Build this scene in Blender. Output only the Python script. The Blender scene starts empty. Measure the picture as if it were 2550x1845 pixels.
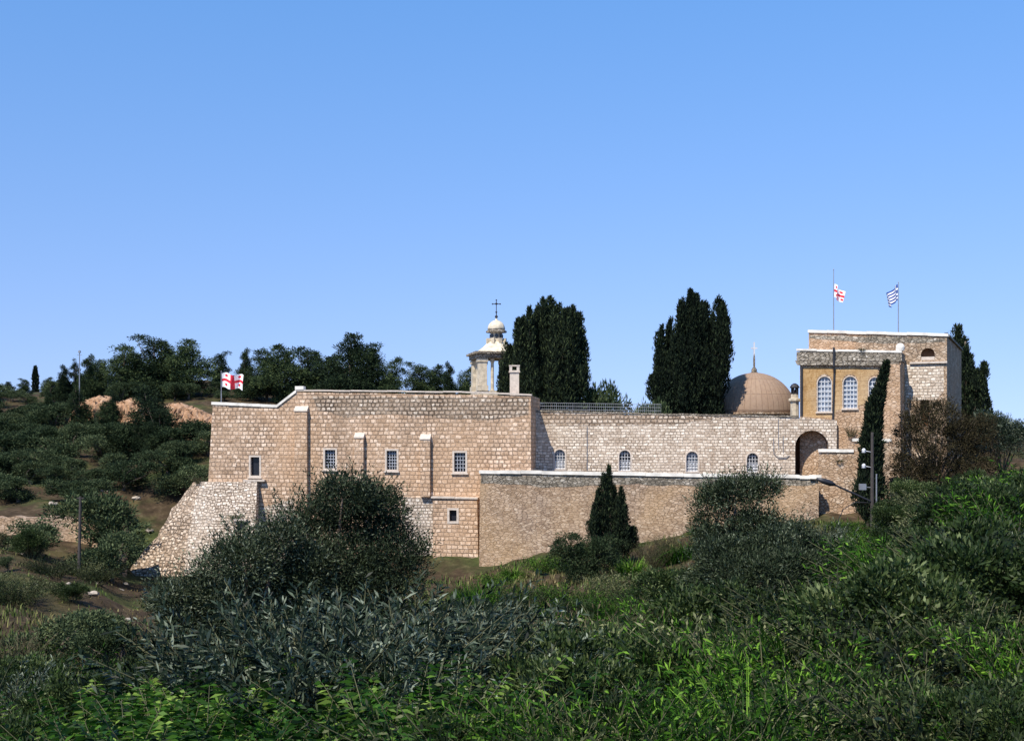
import bpy, bmesh, math, random
import numpy as np
from mathutils import Vector, Matrix

R = math.radians
SC = bpy.context.scene
COL = SC.collection

# ------------------------------------------------------------------ camera, sky, sun, exposure
FPX, CX, HY = 3000.0, 1275.0, 1100.0            # photograph: 2550 x 1845, focal length in its pixels, horizon row
cam_d = bpy.data.cameras.new('camera')
cam = bpy.data.objects.new('camera', cam_d)
COL.objects.link(cam)
cam.location = (0, 0, 0)
cam.rotation_euler = (R(90), 0, 0)
cam_d.sensor_width = 36.0
cam_d.lens = 36.0 * FPX / 2550.0
cam_d.shift_y = (HY - 922.5) / 2550.0
cam_d.clip_end = 6000
cam_d.clip_start = 0.1
SC.camera = cam

SUN_EL, SUN_AZ = 53.0, 33.0                     # azimuth: degrees to the left of straight behind the camera
world = bpy.data.worlds.new('World')
SC.world = world
world.use_nodes = True
wn = world.node_tree.nodes
wl = world.node_tree.links
sky = wn.new('ShaderNodeTexSky')
sky.sky_type = 'NISHITA'
sky.sun_disc = False
sky.sun_elevation = R(SUN_EL)
sky.sun_rotation = R(180 + SUN_AZ)
sky.altitude = 700
sky.air_density = 0.75
sky.dust_density = 0.0
sky.ozone_density = 5.0
wn['Background'].inputs['Strength'].default_value = 0.15
# a flatter look-up near the horizon and a slightly deeper blue, as in the hazeless midday sky of the photograph
tcw = wn.new('ShaderNodeTexCoord')
mpw = wn.new('ShaderNodeMapping'); mpw.inputs['Location'].default_value = (0, 0, 0.105); mpw.inputs['Scale'].default_value = (1, 1, 0.62)
wl.new(tcw.outputs['Generated'], mpw.inputs['Vector'])
wl.new(mpw.outputs['Vector'], sky.inputs['Vector'])
tint = wn.new('ShaderNodeMix'); tint.data_type = 'RGBA'; tint.blend_type = 'MULTIPLY'
tint.inputs[0].default_value = 1.0
sepw = wn.new('ShaderNodeSeparateXYZ'); wl.new(tcw.outputs['Generated'], sepw.inputs[0])
rampw = wn.new('ShaderNodeValToRGB')
rampw.color_ramp.elements[0].position = 0.0; rampw.color_ramp.elements[0].color = (1.06, 0.83, 0.79, 1)
rampw.color_ramp.elements[1].position = 0.36; rampw.color_ramp.elements[1].color = (0.80, 1.04, 1.14, 1)
wl.new(sepw.outputs['Z'], rampw.inputs['Fac'])
wl.new(rampw.outputs['Color'], tint.inputs[7])
wl.new(sky.outputs['Color'], tint.inputs[6])
wl.new(tint.outputs[2], wn['Background'].inputs['Color'])

sun_d = bpy.data.lights.new('sun', 'SUN')
sun_d.energy = 4.4
sun_d.angle = R(0.5)
sun_d.color = (1.0, 0.92, 0.80)
sun = bpy.data.objects.new('sun', sun_d)
COL.objects.link(sun)
S = Vector((-math.sin(R(SUN_AZ)) * math.cos(R(SUN_EL)), -math.cos(R(SUN_AZ)) * math.cos(R(SUN_EL)), math.sin(R(SUN_EL))))
sun.rotation_euler = S.to_track_quat('Z', 'Y').to_euler()
sun.location = S * 50

SC.view_settings.view_transform = 'Standard'
SC.view_settings.look = 'None'
SC.view_settings.exposure = 0.5
SC.view_settings.gamma = 1.0

rng = np.random.default_rng(7)
random.seed(7)


def at(px, py, Y):
    return Vector(((px - CX) / FPX * Y, Y, (HY - py) / FPX * Y))


# ------------------------------------------------------------------ naming helpers
def tag(o, label=None, cat=None, group=None, kind=None):
    if label: o['label'] = label
    if cat: o['category'] = cat
    if group: o['group'] = group
    if kind: o['kind'] = kind
    return o


def thing(name, label, cat, loc=(0, 0, 0), rz=0.0, group=None):
    o = bpy.data.objects.new(name, None)
    o.empty_display_size = 0.3
    COL.objects.link(o)
    o.location = loc
    o.rotation_euler = (0, 0, rz)
    return tag(o, label, cat, group)


def origin_of(parent):
    v = Vector((0, 0, 0))
    while parent is not None:
        v += Vector(parent.location)
        parent = parent.parent
    return v


def obj(name, mesh, mats, parent=None, local=False):
    """link a mesh whose vertices are in world space (or, local=True, in the parent's space)"""
    o = bpy.data.objects.new(name, mesh)
    COL.objects.link(o)
    if not isinstance(mats, (list, tuple)):
        mats = [mats]
    if len(mesh.materials) == 0:
        for m in mats:
            mesh.materials.append(m)
    if parent is not None:
        if not local:
            mesh.transform(Matrix.Translation(-origin_of(parent)))
        o.parent = parent
    return o


def dup(root, loc, rz, scale=1.0, label=None, group=None):
    r = root.copy()
    COL.objects.link(r)
    r.location = loc
    r.rotation_euler = (0, 0, rz)
    r.scale = scale if isinstance(scale, (tuple, list)) else (scale, scale, scale)
    if label: r['label'] = label
    if group: r['group'] = group
    for ch in list(root.children):
        c = ch.copy()
        COL.objects.link(c)
        c.parent = r
        for g in list(ch.children):
            d = g.copy()
            COL.objects.link(d)
            d.parent = c
    return r


# ------------------------------------------------------------------ mesh helpers
class MB:
    def __init__(self):
        self.v, self.f, self.m = [], [], []

    def add(self, vs, fs, mi=0):
        b = len(self.v)
        self.v += [tuple(x) for x in vs]
        self.f += [tuple(b + i for i in f) for f in fs]
        self.m += [mi] * len(fs)
        return self

    def box(self, c, sx, sy, sz, ax=None):
        c = Vector(c)
        X, Y = (Vector((1, 0, 0)), Vector((0, 1, 0))) if ax is None else (Vector(ax[0]), Vector(ax[1]))
        Z = Vector((0, 0, 1))
        vs = [c + X * (a * sx / 2) + Y * (b * sy / 2) + Z * (d * sz / 2) for d in (-1, 1) for b in (-1, 1) for a in (-1, 1)]
        return self.add(vs, [(0, 2, 3, 1), (4, 5, 7, 6), (0, 1, 5, 4), (2, 6, 7, 3), (0, 4, 6, 2), (1, 3, 7, 5)])

    def tube(self, pts, rad, n=7, cap=True):
        pts = [Vector(p) for p in pts]
        if not isinstance(rad, (list, tuple)):
            rad = [rad] * len(pts)
        rings = []
        for i, p in enumerate(pts):
            d = (pts[min(i + 1, len(pts) - 1)] - pts[max(i - 1, 0)]).normalized()
            a = d.cross(Vector((0.13, 0.91, 0.21)))
            if a.length < 0.05: a = d.cross(Vector((1, 0, 0)))
            a.normalize()
            b = d.cross(a)
            rings.append([p + (a * math.cos(k * 2 * math.pi / n) + b * math.sin(k * 2 * math.pi / n)) * rad[i] for k in range(n)])
        vs = [q for r in rings for q in r]
        fs = []
        for i in range(len(pts) - 1):
            for k in range(n):
                k2 = (k + 1) % n
                fs.append((i * n + k, i * n + k2, (i + 1) * n + k2, (i + 1) * n + k))
        if cap:
            fs.append(tuple(range(n))[::-1])
            fs.append(tuple((len(pts) - 1) * n + k for k in range(n)))
        return self.add(vs, fs)

    def lathe(self, c, prof, n=24, rot=0.0):
        c = Vector(c)
        vs = []
        for r, z in prof:
            for k in range(n):
                a = rot + k * 2 * math.pi / n
                vs.append(c + Vector((r * math.cos(a), r * math.sin(a), z)))
        fs = []
        for i in range(len(prof) - 1):
            for k in range(n):
                k2 = (k + 1) % n
                fs.append((i * n + k, i * n + k2, (i + 1) * n + k2, (i + 1) * n + k))
        fs.append(tuple(range(n))[::-1])
        fs.append(tuple((len(prof) - 1) * n + k for k in range(n)))
        return self.add(vs, fs)

    def mesh(self, name, smooth=False, uv=True):
        me = bpy.data.meshes.new(name)
        me.from_pydata(self.v, [], self.f)
        if any(self.m):
            me.polygons.foreach_set('material_index', self.m)
        if uv: box_uv(me)
        if smooth: me.polygons.foreach_set('use_smooth', [True] * len(me.polygons))
        me.update()
        return me


def box_uv(me):
    uvl = me.uv_layers.get('UVMap') or me.uv_layers.new(name='UVMap')
    for p in me.polygons:
        n = p.normal
        if abs(n.z) < 0.75:
            t = Vector((-n.y, n.x, 0)).normalized()
            k = 1.0 / max(math.sqrt(1 - n.z * n.z), 0.3)
            for li in p.loop_indices:
                co = me.vertices[me.loops[li].vertex_index].co
                uvl.data[li].uv = (co.dot(t), co.z * k)
        else:
            for li in p.loop_indices:
                co = me.vertices[me.loops[li].vertex_index].co
                uvl.data[li].uv = (co.x, co.y)


def np_mesh(name, verts, quads, tint=None, smooth=False):
    me = bpy.data.meshes.new(name)
    nv, nf = len(verts), len(quads)
    k = quads.shape[1]
    me.vertices.add(nv)
    me.vertices.foreach_set('co', np.asarray(verts, np.float32).ravel())
    me.loops.add(nf * k)
    me.loops.foreach_set('vertex_index', np.asarray(quads, np.int32).ravel())
    me.polygons.add(nf)
    me.polygons.foreach_set('loop_start', np.arange(0, nf * k, k, dtype=np.int32))
    me.polygons.foreach_set('loop_total', np.full(nf, k, np.int32))
    if smooth: me.polygons.foreach_set('use_smooth', np.ones(nf, bool))
    me.update(calc_edges=True)
    if tint is not None:
        a = me.attributes.new('tint', 'FLOAT', 'POINT')
        a.data.foreach_set('value', np.asarray(tint, np.float32))
    me.validate()
    return me


# ------------------------------------------------------------------ materials
def mat(name):
    m = bpy.data.materials.new(name)
    m.use_nodes = True
    nt = m.node_tree
    return m, nt, nt.nodes['Principled BSDF']


def nd(nt, kind, **kw):
    n = nt.nodes.new(kind)
    for k, v in kw.items():
        if k in n.inputs.keys() if hasattr(n.inputs, 'keys') else False:
            n.inputs[k].default_value = v
        else:
            setattr(n, k, v)
    return n


def ramp(nt, fac, stops):
    r = nt.nodes.new('ShaderNodeValToRGB')
    el = r.color_ramp.elements
    while len(el) < len(stops): el.new(0.5)
    for e, (p, c) in zip(el, stops):
        e.position = p
        e.color = (c[0], c[1], c[2], 1) if isinstance(c, (tuple, list)) else (c, c, c, 1)
    nt.links.new(fac, r.inputs['Fac'])
    return r.outputs['Color']


def mix(nt, fac, a, b, mode='MIX'):
    n = nt.nodes.new('ShaderNodeMix')
    n.data_type = 'RGBA'
    n.blend_type = mode
    for s, val in ((n.inputs[0], fac), (n.inputs[6], a), (n.inputs[7], b)):
        if hasattr(val, 'is_linked'): nt.links.new(val, s)
        elif isinstance(val, (int, float)): s.default_value = val
        else: s.default_value = (val[0], val[1], val[2], 1)
    return n.outputs[2]


def noise(nt, vec, scale, detail=4, rough=0.55, dist=0.0):
    n = nt.nodes.new('ShaderNodeTexNoise')
    n.inputs['Scale'].default_value = scale
    n.inputs['Detail'].default_value = detail
    n.inputs['Roughness'].default_value = rough
    n.inputs['Distortion'].default_value = dist
    if vec is not None: nt.links.new(vec, n.inputs['Vector'])
    return n


def plain(name, col, rough=0.6, metal=0.0, var=0.15, scale=3.0):
    m, nt, bs = mat(name)
    tc = nt.nodes.new('ShaderNodeNewGeometry')
    n = noise(nt, tc.outputs['Position'], scale, 5)
    c = ramp(nt, n.outputs['Fac'], [(0.3, [x * (1 - var) for x in col]), (0.7, [min(1, x * (1 + var)) for x in col])])
    nt.links.new(c, bs.inputs['Base Color'])
    bs.inputs['Roughness'].default_value = rough
    bs.inputs['Metallic'].default_value = metal
    return m


def stone(name, stops, joint, bw=0.62, bh=0.36, mortar=0.05, rubble=False, stain=(0.28, 0.20, 0.13), stain_amt=0.5,
          warm=None, warm_amt=0.0, contrast=1.0, bump=0.6):
    """stone masonry on the UV map in metres: coursed blocks or rubble, each stone its own tone, weather stains on top"""
    m, nt, bs = mat(name)
    L = nt.links
    uv = nt.nodes.new('ShaderNodeUVMap')
    geo = nt.nodes.new('ShaderNodeNewGeometry')
    wob = noise(nt, uv.outputs['UV'], 1.6, 6, 0.65)
    off = nt.nodes.new('ShaderNodeVectorMath'); off.operation = 'MULTIPLY_ADD'
    L.new(wob.outputs['Color'], off.inputs[0]); off.inputs[1].default_value = (0.42, 0.24, 0)
    L.new(uv.outputs['UV'], off.inputs[2])
    if rubble:
        mp = nt.nodes.new('ShaderNodeMapping')
        mp.inputs['Scale'].default_value = (1 / bw, 1 / bh, 1)
        L.new(off.outputs[0], mp.inputs['Vector'])
        v1 = nt.nodes.new('ShaderNodeTexVoronoi'); v1.voronoi_dimensions = '2D'; v1.feature = 'F1'
        v1.inputs['Scale'].default_value = 1.0
        v2 = nt.nodes.new('ShaderNodeTexVoronoi'); v2.voronoi_dimensions = '2D'; v2.feature = 'DISTANCE_TO_EDGE'
        v2.inputs['Scale'].default_value = 1.0
        L.new(mp.outputs[0], v1.inputs['Vector']); L.new(mp.outputs[0], v2.inputs['Vector'])
        sep = nt.nodes.new('ShaderNodeSeparateColor'); L.new(v1.outputs['Color'], sep.inputs[0])
        rnd = sep.outputs[0]
        jf = nt.nodes.new('ShaderNodeMapRange')
        jf.inputs['From Min'].default_value = mortar * 0.6; jf.inputs['From Max'].default_value = mortar * 2.2
        L.new(v2.outputs['Distance'], jf.inputs['Value'])
        joint_fac = jf.outputs[0]            # 0 in the joint, 1 on the stone
    else:
        br = nt.nodes.new('ShaderNodeTexBrick')
        br.offset = 0.5; br.squash = 0.8; br.squash_frequency = 3
        br.inputs['Color1'].default_value = (0, 0, 0, 1); br.inputs['Color2'].default_value = (1, 1, 1, 1)
        br.inputs['Mortar'].default_value = (0.5, 0.5, 0.5, 1)
        br.inputs['Scale'].default_value = 1.0
        br.inputs['Brick Width'].default_value = bw; br.inputs['Row Height'].default_value = bh
        br.inputs['Mortar Size'].default_value = mortar; br.inputs['Mortar Smooth'].default_value = 0.6
        br.inputs['Bias'].default_value = 0.0
        L.new(off.outputs[0], br.inputs['Vector'])
        sep = nt.nodes.new('ShaderNodeSeparateColor'); L.new(br.outputs['Color'], sep.inputs[0])
        rnd = sep.outputs[0]
        inv = nt.nodes.new('ShaderNodeMath'); inv.operation = 'SUBTRACT'; inv.inputs[0].default_value = 1.0
        L.new(br.outputs['Fac'], inv.inputs[1])
        joint_fac = inv.outputs[0]
    grain = noise(nt, geo.outputs['Position'], 4.2, 7, 0.72)
    ad = nt.nodes.new('ShaderNodeMath'); ad.operation = 'MULTIPLY_ADD'
    L.new(grain.outputs['Fac'], ad.inputs[0]); ad.inputs[1].default_value = 1.7
    sb = nt.nodes.new('ShaderNodeMath'); sb.operation = 'MULTIPLY_ADD'; L.new(rnd, sb.inputs[0]); sb.inputs[1].default_value = 0.5 * contrast; sb.inputs[2].default_value = -0.35 - 0.25 * contrast
    L.new(sb.outputs[0], ad.inputs[2])
    col = ramp(nt, ad.outputs[0], stops)
    # joints, missing here and there where they are pointed
    jn = noise(nt, geo.outputs['Position'], 0.35, 3)
    jm = nt.nodes.new('ShaderNodeMapRange'); jm.inputs['From Min'].default_value = 0.35; jm.inputs['From Max'].default_value = 0.62
    jm.inputs['To Min'].default_value = 0.35; jm.inputs['To Max'].default_value = 1.0
    L.new(jn.outputs['Fac'], jm.inputs['Value'])
    ij = nt.nodes.new('ShaderNodeMath'); ij.operation = 'SUBTRACT'; ij.inputs[0].default_value = 1.0; L.new(joint_fac, ij.inputs[1])
    jj = nt.nodes.new('ShaderNodeMath'); jj.operation = 'MULTIPLY'; L.new(ij.outputs[0], jj.inputs[0]); L.new(jm.outputs[0], jj.inputs[1])
    col = mix(nt, jj.outputs[0], col, joint)
    # weather stains: streaky, irregular
    mp2 = nt.nodes.new('ShaderNodeMapping'); mp2.inputs['Scale'].default_value = (0.8, 0.8, 0.2)
    L.new(geo.outputs['Position'], mp2.inputs['Vector'])
    st = noise(nt, mp2.outputs[0], 0.9, 6, 0.62, 0.6)
    sm = nt.nodes.new('ShaderNodeMapRange'); sm.inputs['From Min'].default_value = 0.5; sm.inputs['From Max'].default_value = 0.75
    sm.inputs['To Max'].default_value = stain_amt
    L.new(st.outputs['Fac'], sm.inputs['Value'])
    col = mix(nt, sm.outputs[0], col, stain)
    if warm:
        wt = noise(nt, geo.outputs['Position'], 0.16, 4, 0.6, 0.4)
        wm = nt.nodes.new('ShaderNodeMapRange'); wm.inputs['From Min'].default_value = 0.42; wm.inputs['From Max'].default_value = 0.62
        wm.inputs['To Max'].default_value = warm_amt
        L.new(wt.outputs['Fac'], wm.inputs['Value'])
        col = mix(nt, wm.outputs[0], col, mix(nt, 0.55, col, warm))
    L.new(col, bs.inputs['Base Color'])
    bs.inputs['Roughness'].default_value = 0.92
    bs.inputs['Specular IOR Level'].default_value = 0.15
    hs = nt.nodes.new('ShaderNodeMath'); hs.operation = 'MULTIPLY_ADD'
    L.new(grain.outputs['Fac'], hs.inputs[0]); hs.inputs[1].default_value = 0.8; L.new(joint_fac, hs.inputs[2])
    bp = nt.nodes.new('ShaderNodeBump'); bp.inputs['Strength'].default_value = bump; bp.inputs['Distance'].default_value = 0.12
    L.new(hs.outputs[0], bp.inputs['Height']); L.new(bp.outputs[0], bs.inputs['Normal'])
    return m


def leafmat(name, stops, rough=0.5, trans=0.25, spec=0.3, objvar=0.3):
    spec *= 0.5; rough = min(0.8, rough + 0.15)
    m, nt, bs = mat(name)
    L = nt.links
    a = nt.nodes.new('ShaderNodeAttribute'); a.attribute_name = 'tint'
    oi = nt.nodes.new('ShaderNodeObjectInfo')
    ma = nt.nodes.new('ShaderNodeMath'); ma.operation = 'MULTIPLY_ADD'
    L.new(oi.outputs['Random'], ma.inputs[0]); ma.inputs[1].default_value = objvar
    sb = nt.nodes.new('ShaderNodeMath'); sb.operation = 'SUBTRACT'; L.new(a.outputs['Fac'], sb.inputs[0]); sb.inputs[1].default_value = objvar / 2
    L.new(sb.outputs[0], ma.inputs[2])
    c = ramp(nt, ma.outputs[0], stops)
    L.new(c, bs.inputs['Base Color'])
    bs.inputs['Roughness'].default_value = rough
    bs.inputs['Specular IOR Level'].default_value = spec
    if trans > 0:
        tr = nt.nodes.new('ShaderNodeBsdfTranslucent')
        L.new(c, tr.inputs['Color'])
        ms = nt.nodes.new('ShaderNodeMixShader'); ms.inputs[0].default_value = trans
        L.new(bs.outputs[0], ms.inputs[1]); L.new(tr.outputs[0], ms.inputs[2])
        L.new(ms.outputs[0], nt.nodes['Material Output'].inputs['Surface'])
    return m


M = {}
PINK = [(0.0, (0.18, 0.12, 0.08)), (0.3, (0.37, 0.27, 0.185)), (0.6, (0.51, 0.39, 0.285)), (1.0, (0.84, 0.73, 0.60))]
PALE = [(0.0, (0.26, 0.20, 0.145)), (0.35, (0.45, 0.375, 0.30)), (0.65, (0.62, 0.55, 0.46)), (1.0, (0.84, 0.78, 0.69))]
M['block'] = stone('pink_block_masonry', [(p, (c[0] * 1.2, c[1] * 1.13, c[2] * 1.08)) for p, c in PINK], (0.215, 0.15, 0.105), 0.46, 0.34, 0.055, stain=(0.27, 0.185, 0.12), stain_amt=0.55,
                   warm=(0.60, 0.38, 0.22), warm_amt=0.6)
M['boss'] = stone('rough_bossed_masonry', [(0.0, (0.24, 0.185, 0.14)), (0.3, (0.48, 0.39, 0.30)), (0.6, (0.66, 0.56, 0.455)), (1.0, (0.88, 0.81, 0.70))],
                  (0.20, 0.145, 0.105), 0.36, 0.26, 0.045, stain_amt=0.25, bump=0.9)
M['boss_dark'] = stone('weathered_bossed_masonry', [(0.0, (0.16, 0.11, 0.075)), (0.3, (0.36, 0.265, 0.185)), (0.6, (0.54, 0.425, 0.32)), (1.0, (0.90, 0.80, 0.66))],
                       (0.10, 0.072, 0.052), 0.46, 0.34, 0.07, stain_amt=0.5, bump=0.9)
M['pale'] = stone('pale_rubble_masonry', [(p, (c[0] * 1.2, c[1] * 1.17, c[2] * 1.13)) for p, c in PALE], (0.24, 0.185, 0.135), 0.42, 0.24, 0.04, stain=(0.36, 0.27, 0.20), stain_amt=0.5, contrast=1.1)
M['terrace'] = stone('terrace_rubble', [(0.0, (0.14, 0.09, 0.062)), (0.35, (0.34, 0.24, 0.165)), (0.65, (0.50, 0.37, 0.265)), (1.0, (0.72, 0.58, 0.44))],
                     (0.14, 0.098, 0.072), 0.38, 0.18, 0.045, rubble=True, stain=(0.20, 0.145, 0.11), stain_amt=0.6,
                     warm=(0.58, 0.38, 0.20), warm_amt=0.8)
M['tower'] = stone('tower_masonry', [(0.0, (0.17, 0.11, 0.07)), (0.35, (0.36, 0.26, 0.17)), (0.65, (0.50, 0.38, 0.27)), (1.0, (0.76, 0.65, 0.51))],
                   (0.16, 0.11, 0.075), 0.36, 0.22, 0.06, rubble=True, stain=(0.24, 0.17, 0.12), stain_amt=0.5,
                   warm=(0.60, 0.36, 0.20), warm_amt=0.7)
M['ochre'] = stone('ochre_render', [(0.0, (0.22, 0.125, 0.05)), (0.4, (0.37, 0.225, 0.095)), (0.7, (0.47, 0.31, 0.15)), (1.0, (0.62, 0.47, 0.29))],
                   (0.27, 0.14, 0.05), 0.8, 0.4, 0.02, stain=(0.17, 0.085, 0.035), stain_amt=0.85, bump=0.35, contrast=0.3, warm=(0.62, 0.50, 0.34), warm_amt=0.7)
M['cornice'] = stone('lichened_cornice', [(0.0, (0.08, 0.07, 0.055)), (0.4, (0.24, 0.205, 0.155)), (0.7, (0.40, 0.35, 0.28)), (1.0, (0.70, 0.64, 0.54))],
                     (0.07, 0.06, 0.05), 0.36, 0.2, 0.06, rubble=True, stain=(0.09, 0.08, 0.065), stain_amt=0.7)
M['coping'] = plain('whitewashed_coping', (0.74, 0.70, 0.62), 0.85, var=0.26, scale=1.2)
M['trim'] = plain('dressed_limestone', (0.56, 0.48, 0.40), 0.85, var=0.18, scale=4)
M['belfry'] = plain('cream_limestone', (0.52, 0.45, 0.34), 0.85, var=0.35, scale=2.2)
M['belfry_lead'] = plain('weathered_belfry_roof', (0.60, 0.53, 0.40), 0.8, var=0.3, scale=2.5)
M['roof'] = plain('flat_roof_plaster', (0.45, 0.40, 0.34), 0.9)
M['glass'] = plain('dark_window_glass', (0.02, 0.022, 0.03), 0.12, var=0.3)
M['glass_pale'] = plain('pale_window_glass', (0.27, 0.31, 0.37), 0.2, var=0.25, scale=1.6)  # pale grey-blue panes
M['glass_mid'] = plain('dusty_glass', (0.11, 0.13, 0.16), 0.15, var=0.4, scale=2.0)
M['iron'] = plain('dark_iron', (0.035, 0.035, 0.04), 0.5, 0.3)
M['grey_paint'] = plain('grey_painted_bars', (0.42, 0.44, 0.48), 0.5)
M['white_paint'] = plain('white_painted_bars', (0.62, 0.63, 0.64), 0.5)
M['pole_grey'] = plain('galvanised_steel', (0.30, 0.31, 0.33), 0.45, 0.5)
M['gilt'] = plain('pale_metal', (0.62, 0.60, 0.55), 0.4, 0.3)
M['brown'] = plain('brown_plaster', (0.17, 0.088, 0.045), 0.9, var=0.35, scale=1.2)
M['red'] = plain('red_flag_cloth', (0.62, 0.02, 0.045), 0.8, var=0.08)
M['white_cloth'] = plain('white_flag_cloth', (0.85, 0.84, 0.84), 0.8, var=0.04)
M['blue_cloth'] = plain('blue_flag_cloth', (0.02, 0.07, 0.30), 0.8, var=0.08)
M['bark'] = plain('grey_bark', (0.11, 0.085, 0.065), 0.95, var=0.4, scale=5)
M['twig'] = plain('green_stems', (0.085, 0.085, 0.035), 0.8, var=0.3, scale=5)
M['wood_pole'] = plain('dark_timber_pole', (0.05, 0.042, 0.038), 0.85, var=0.3, scale=4)
M['rock'] = plain('pale_limestone_rock', (0.34, 0.29, 0.235), 0.95, var=0.45, scale=3)


def dome_material():
    m, nt, bs = mat('dome_tiles')
    L = nt.links
    uv = nt.nodes.new('ShaderNodeUVMap')
    geo = nt.nodes.new('ShaderNodeNewGeometry')
    br = nt.nodes.new('ShaderNodeTexBrick')
    br.offset = 0.0
    br.inputs['Color1'].default_value = (0.28, 0.18, 0.115, 1); br.inputs['Color2'].default_value = (0.32, 0.215, 0.14, 1)
    br.inputs['Mortar'].default_value = (0.23, 0.14, 0.085, 1)
    br.inputs['Scale'].default_value = 1.0; br.inputs['Brick Width'].default_value = 1.0; br.inputs['Row Height'].default_value = 3.0
    br.inputs['Mortar Size'].default_value = 0.1; br.inputs['Mortar Smooth'].default_value = 0.8
    L.new(uv.outputs['UV'], br.inputs['Vector'])
    n = noise(nt, geo.outputs['Position'], 0.8, 6, 0.6, 0.5)
    c = mix(nt, n.outputs['Fac'], br.outputs['Color'], (0.32, 0.24, 0.18))
    n2 = noise(nt, geo.outputs['Position'], 3.0, 5, 0.6)
    c = mix(nt, ramp(nt, n2.outputs['Fac'], [(0.45, 0.0), (0.75, 0.5)]), c, (0.20, 0.13, 0.10))
    L.new(c, bs.inputs['Base Color'])
    bs.inputs['Roughness'].default_value = 0.8
    bs.inputs['Specular IOR Level'].default_value = 0.2
    bp = nt.nodes.new('ShaderNodeBump'); bp.inputs['Strength'].default_value = 0.5; bp.inputs['Distance'].default_value = 0.06
    L.new(br.outputs['Fac'], bp.inputs['Height']); bp.invert = True
    L.new(bp.outputs[0], bs.inputs['Normal'])
    return m


M['dome'] = dome_material()

# foliage: random leaf and plant tints; dark gaps and highlights put into the ramps
M['olive'] = leafmat('olive_leaves', [(0.0, (0.007, 0.011, 0.006)), (0.5, (0.024, 0.038, 0.016)), (0.8, (0.07, 0.092, 0.048)), (1.0, (0.22, 0.25, 0.17))], 0.45, 0.12, 0.35)
M['olive_far'] = leafmat('hillside_olive_leaves', [(0.0, (0.014, 0.025, 0.011)), (0.5, (0.034, 0.055, 0.024)), (1.0, (0.13, 0.16, 0.075))], 0.6, 0.12, 0.2, 0.5)
M['cypress'] = leafmat('cypress_sprays', [(0.0, (0.005, 0.008, 0.006)), (0.5, (0.012, 0.020, 0.012)), (0.8, (0.026, 0.040, 0.020)), (1.0, (0.07, 0.095, 0.04))], 0.65, 0.05, 0.15, 0.2)
M['pine'] = leafmat('pine_needles', [(0.0, (0.011, 0.018, 0.010)), (0.5, (0.023, 0.041, 0.019)), (1.0, (0.10, 0.135, 0.05))], 0.6, 0.1, 0.2, 0.4)
M['reed'] = leafmat('bright_grass_blades', [(0.0, (0.003, 0.011, 0.002)), (0.48, (0.017, 0.050, 0.004)), (0.8, (0.050, 0.150, 0.010)), (1.0, (0.20, 0.38, 0.04))], 0.45, 0.35, 0.3, 0.4)
M['leafy'] = leafmat('dark_shrub_leaves', [(0.0, (0.006, 0.011, 0.004)), (0.5, (0.020, 0.040, 0.010)), (0.8, (0.055, 0.085, 0.022)), (1.0, (0.20, 0.24, 0.10))], 0.4, 0.2, 0.4, 0.4)
M['tangle'] = leafmat('tangled_scrub_leaves', [(0.0, (0.005, 0.008, 0.003)), (0.5, (0.018, 0.032, 0.008)), (0.8, (0.055, 0.075, 0.022)), (1.0, (0.24, 0.25, 0.12))], 0.45, 0.2, 0.4, 0.5)
M['oleander'] = leafmat('grey_green_lance_leaves', [(0.0, (0.005, 0.010, 0.005)), (0.5, (0.018, 0.034, 0.017)), (0.78, (0.065, 0.092, 0.054)), (1.0, (0.28, 0.32, 0.23))], 0.38, 0.2, 0.45, 0.3)
M['frond'] = leafmat('green_pinnate_leaves', [(0.0, (0.005, 0.018, 0.003)), (0.45, (0.020, 0.066, 0.007)), (0.78, (0.055, 0.15, 0.014)), (1.0, (0.22, 0.33, 0.06))], 0.4, 0.35, 0.35, 0.3)
M['brown_twigs'] = leafmat('brown_bush_twigs', [(0.0, (0.010, 0.009, 0.005)), (0.5, (0.036, 0.030, 0.015)), (0.8, (0.07, 0.06, 0.03)), (1.0, (0.17, 0.14, 0.08))], 0.75, 0.1, 0.15, 0.2)
M['dry'] = leafmat('dry_brown_leaves', [(0.0, (0.025, 0.018, 0.012)), (0.5, (0.065, 0.050, 0.030)), (1.0, (0.16, 0.13, 0.075))], 0.7, 0.2, 0.2, 0.4)

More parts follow.
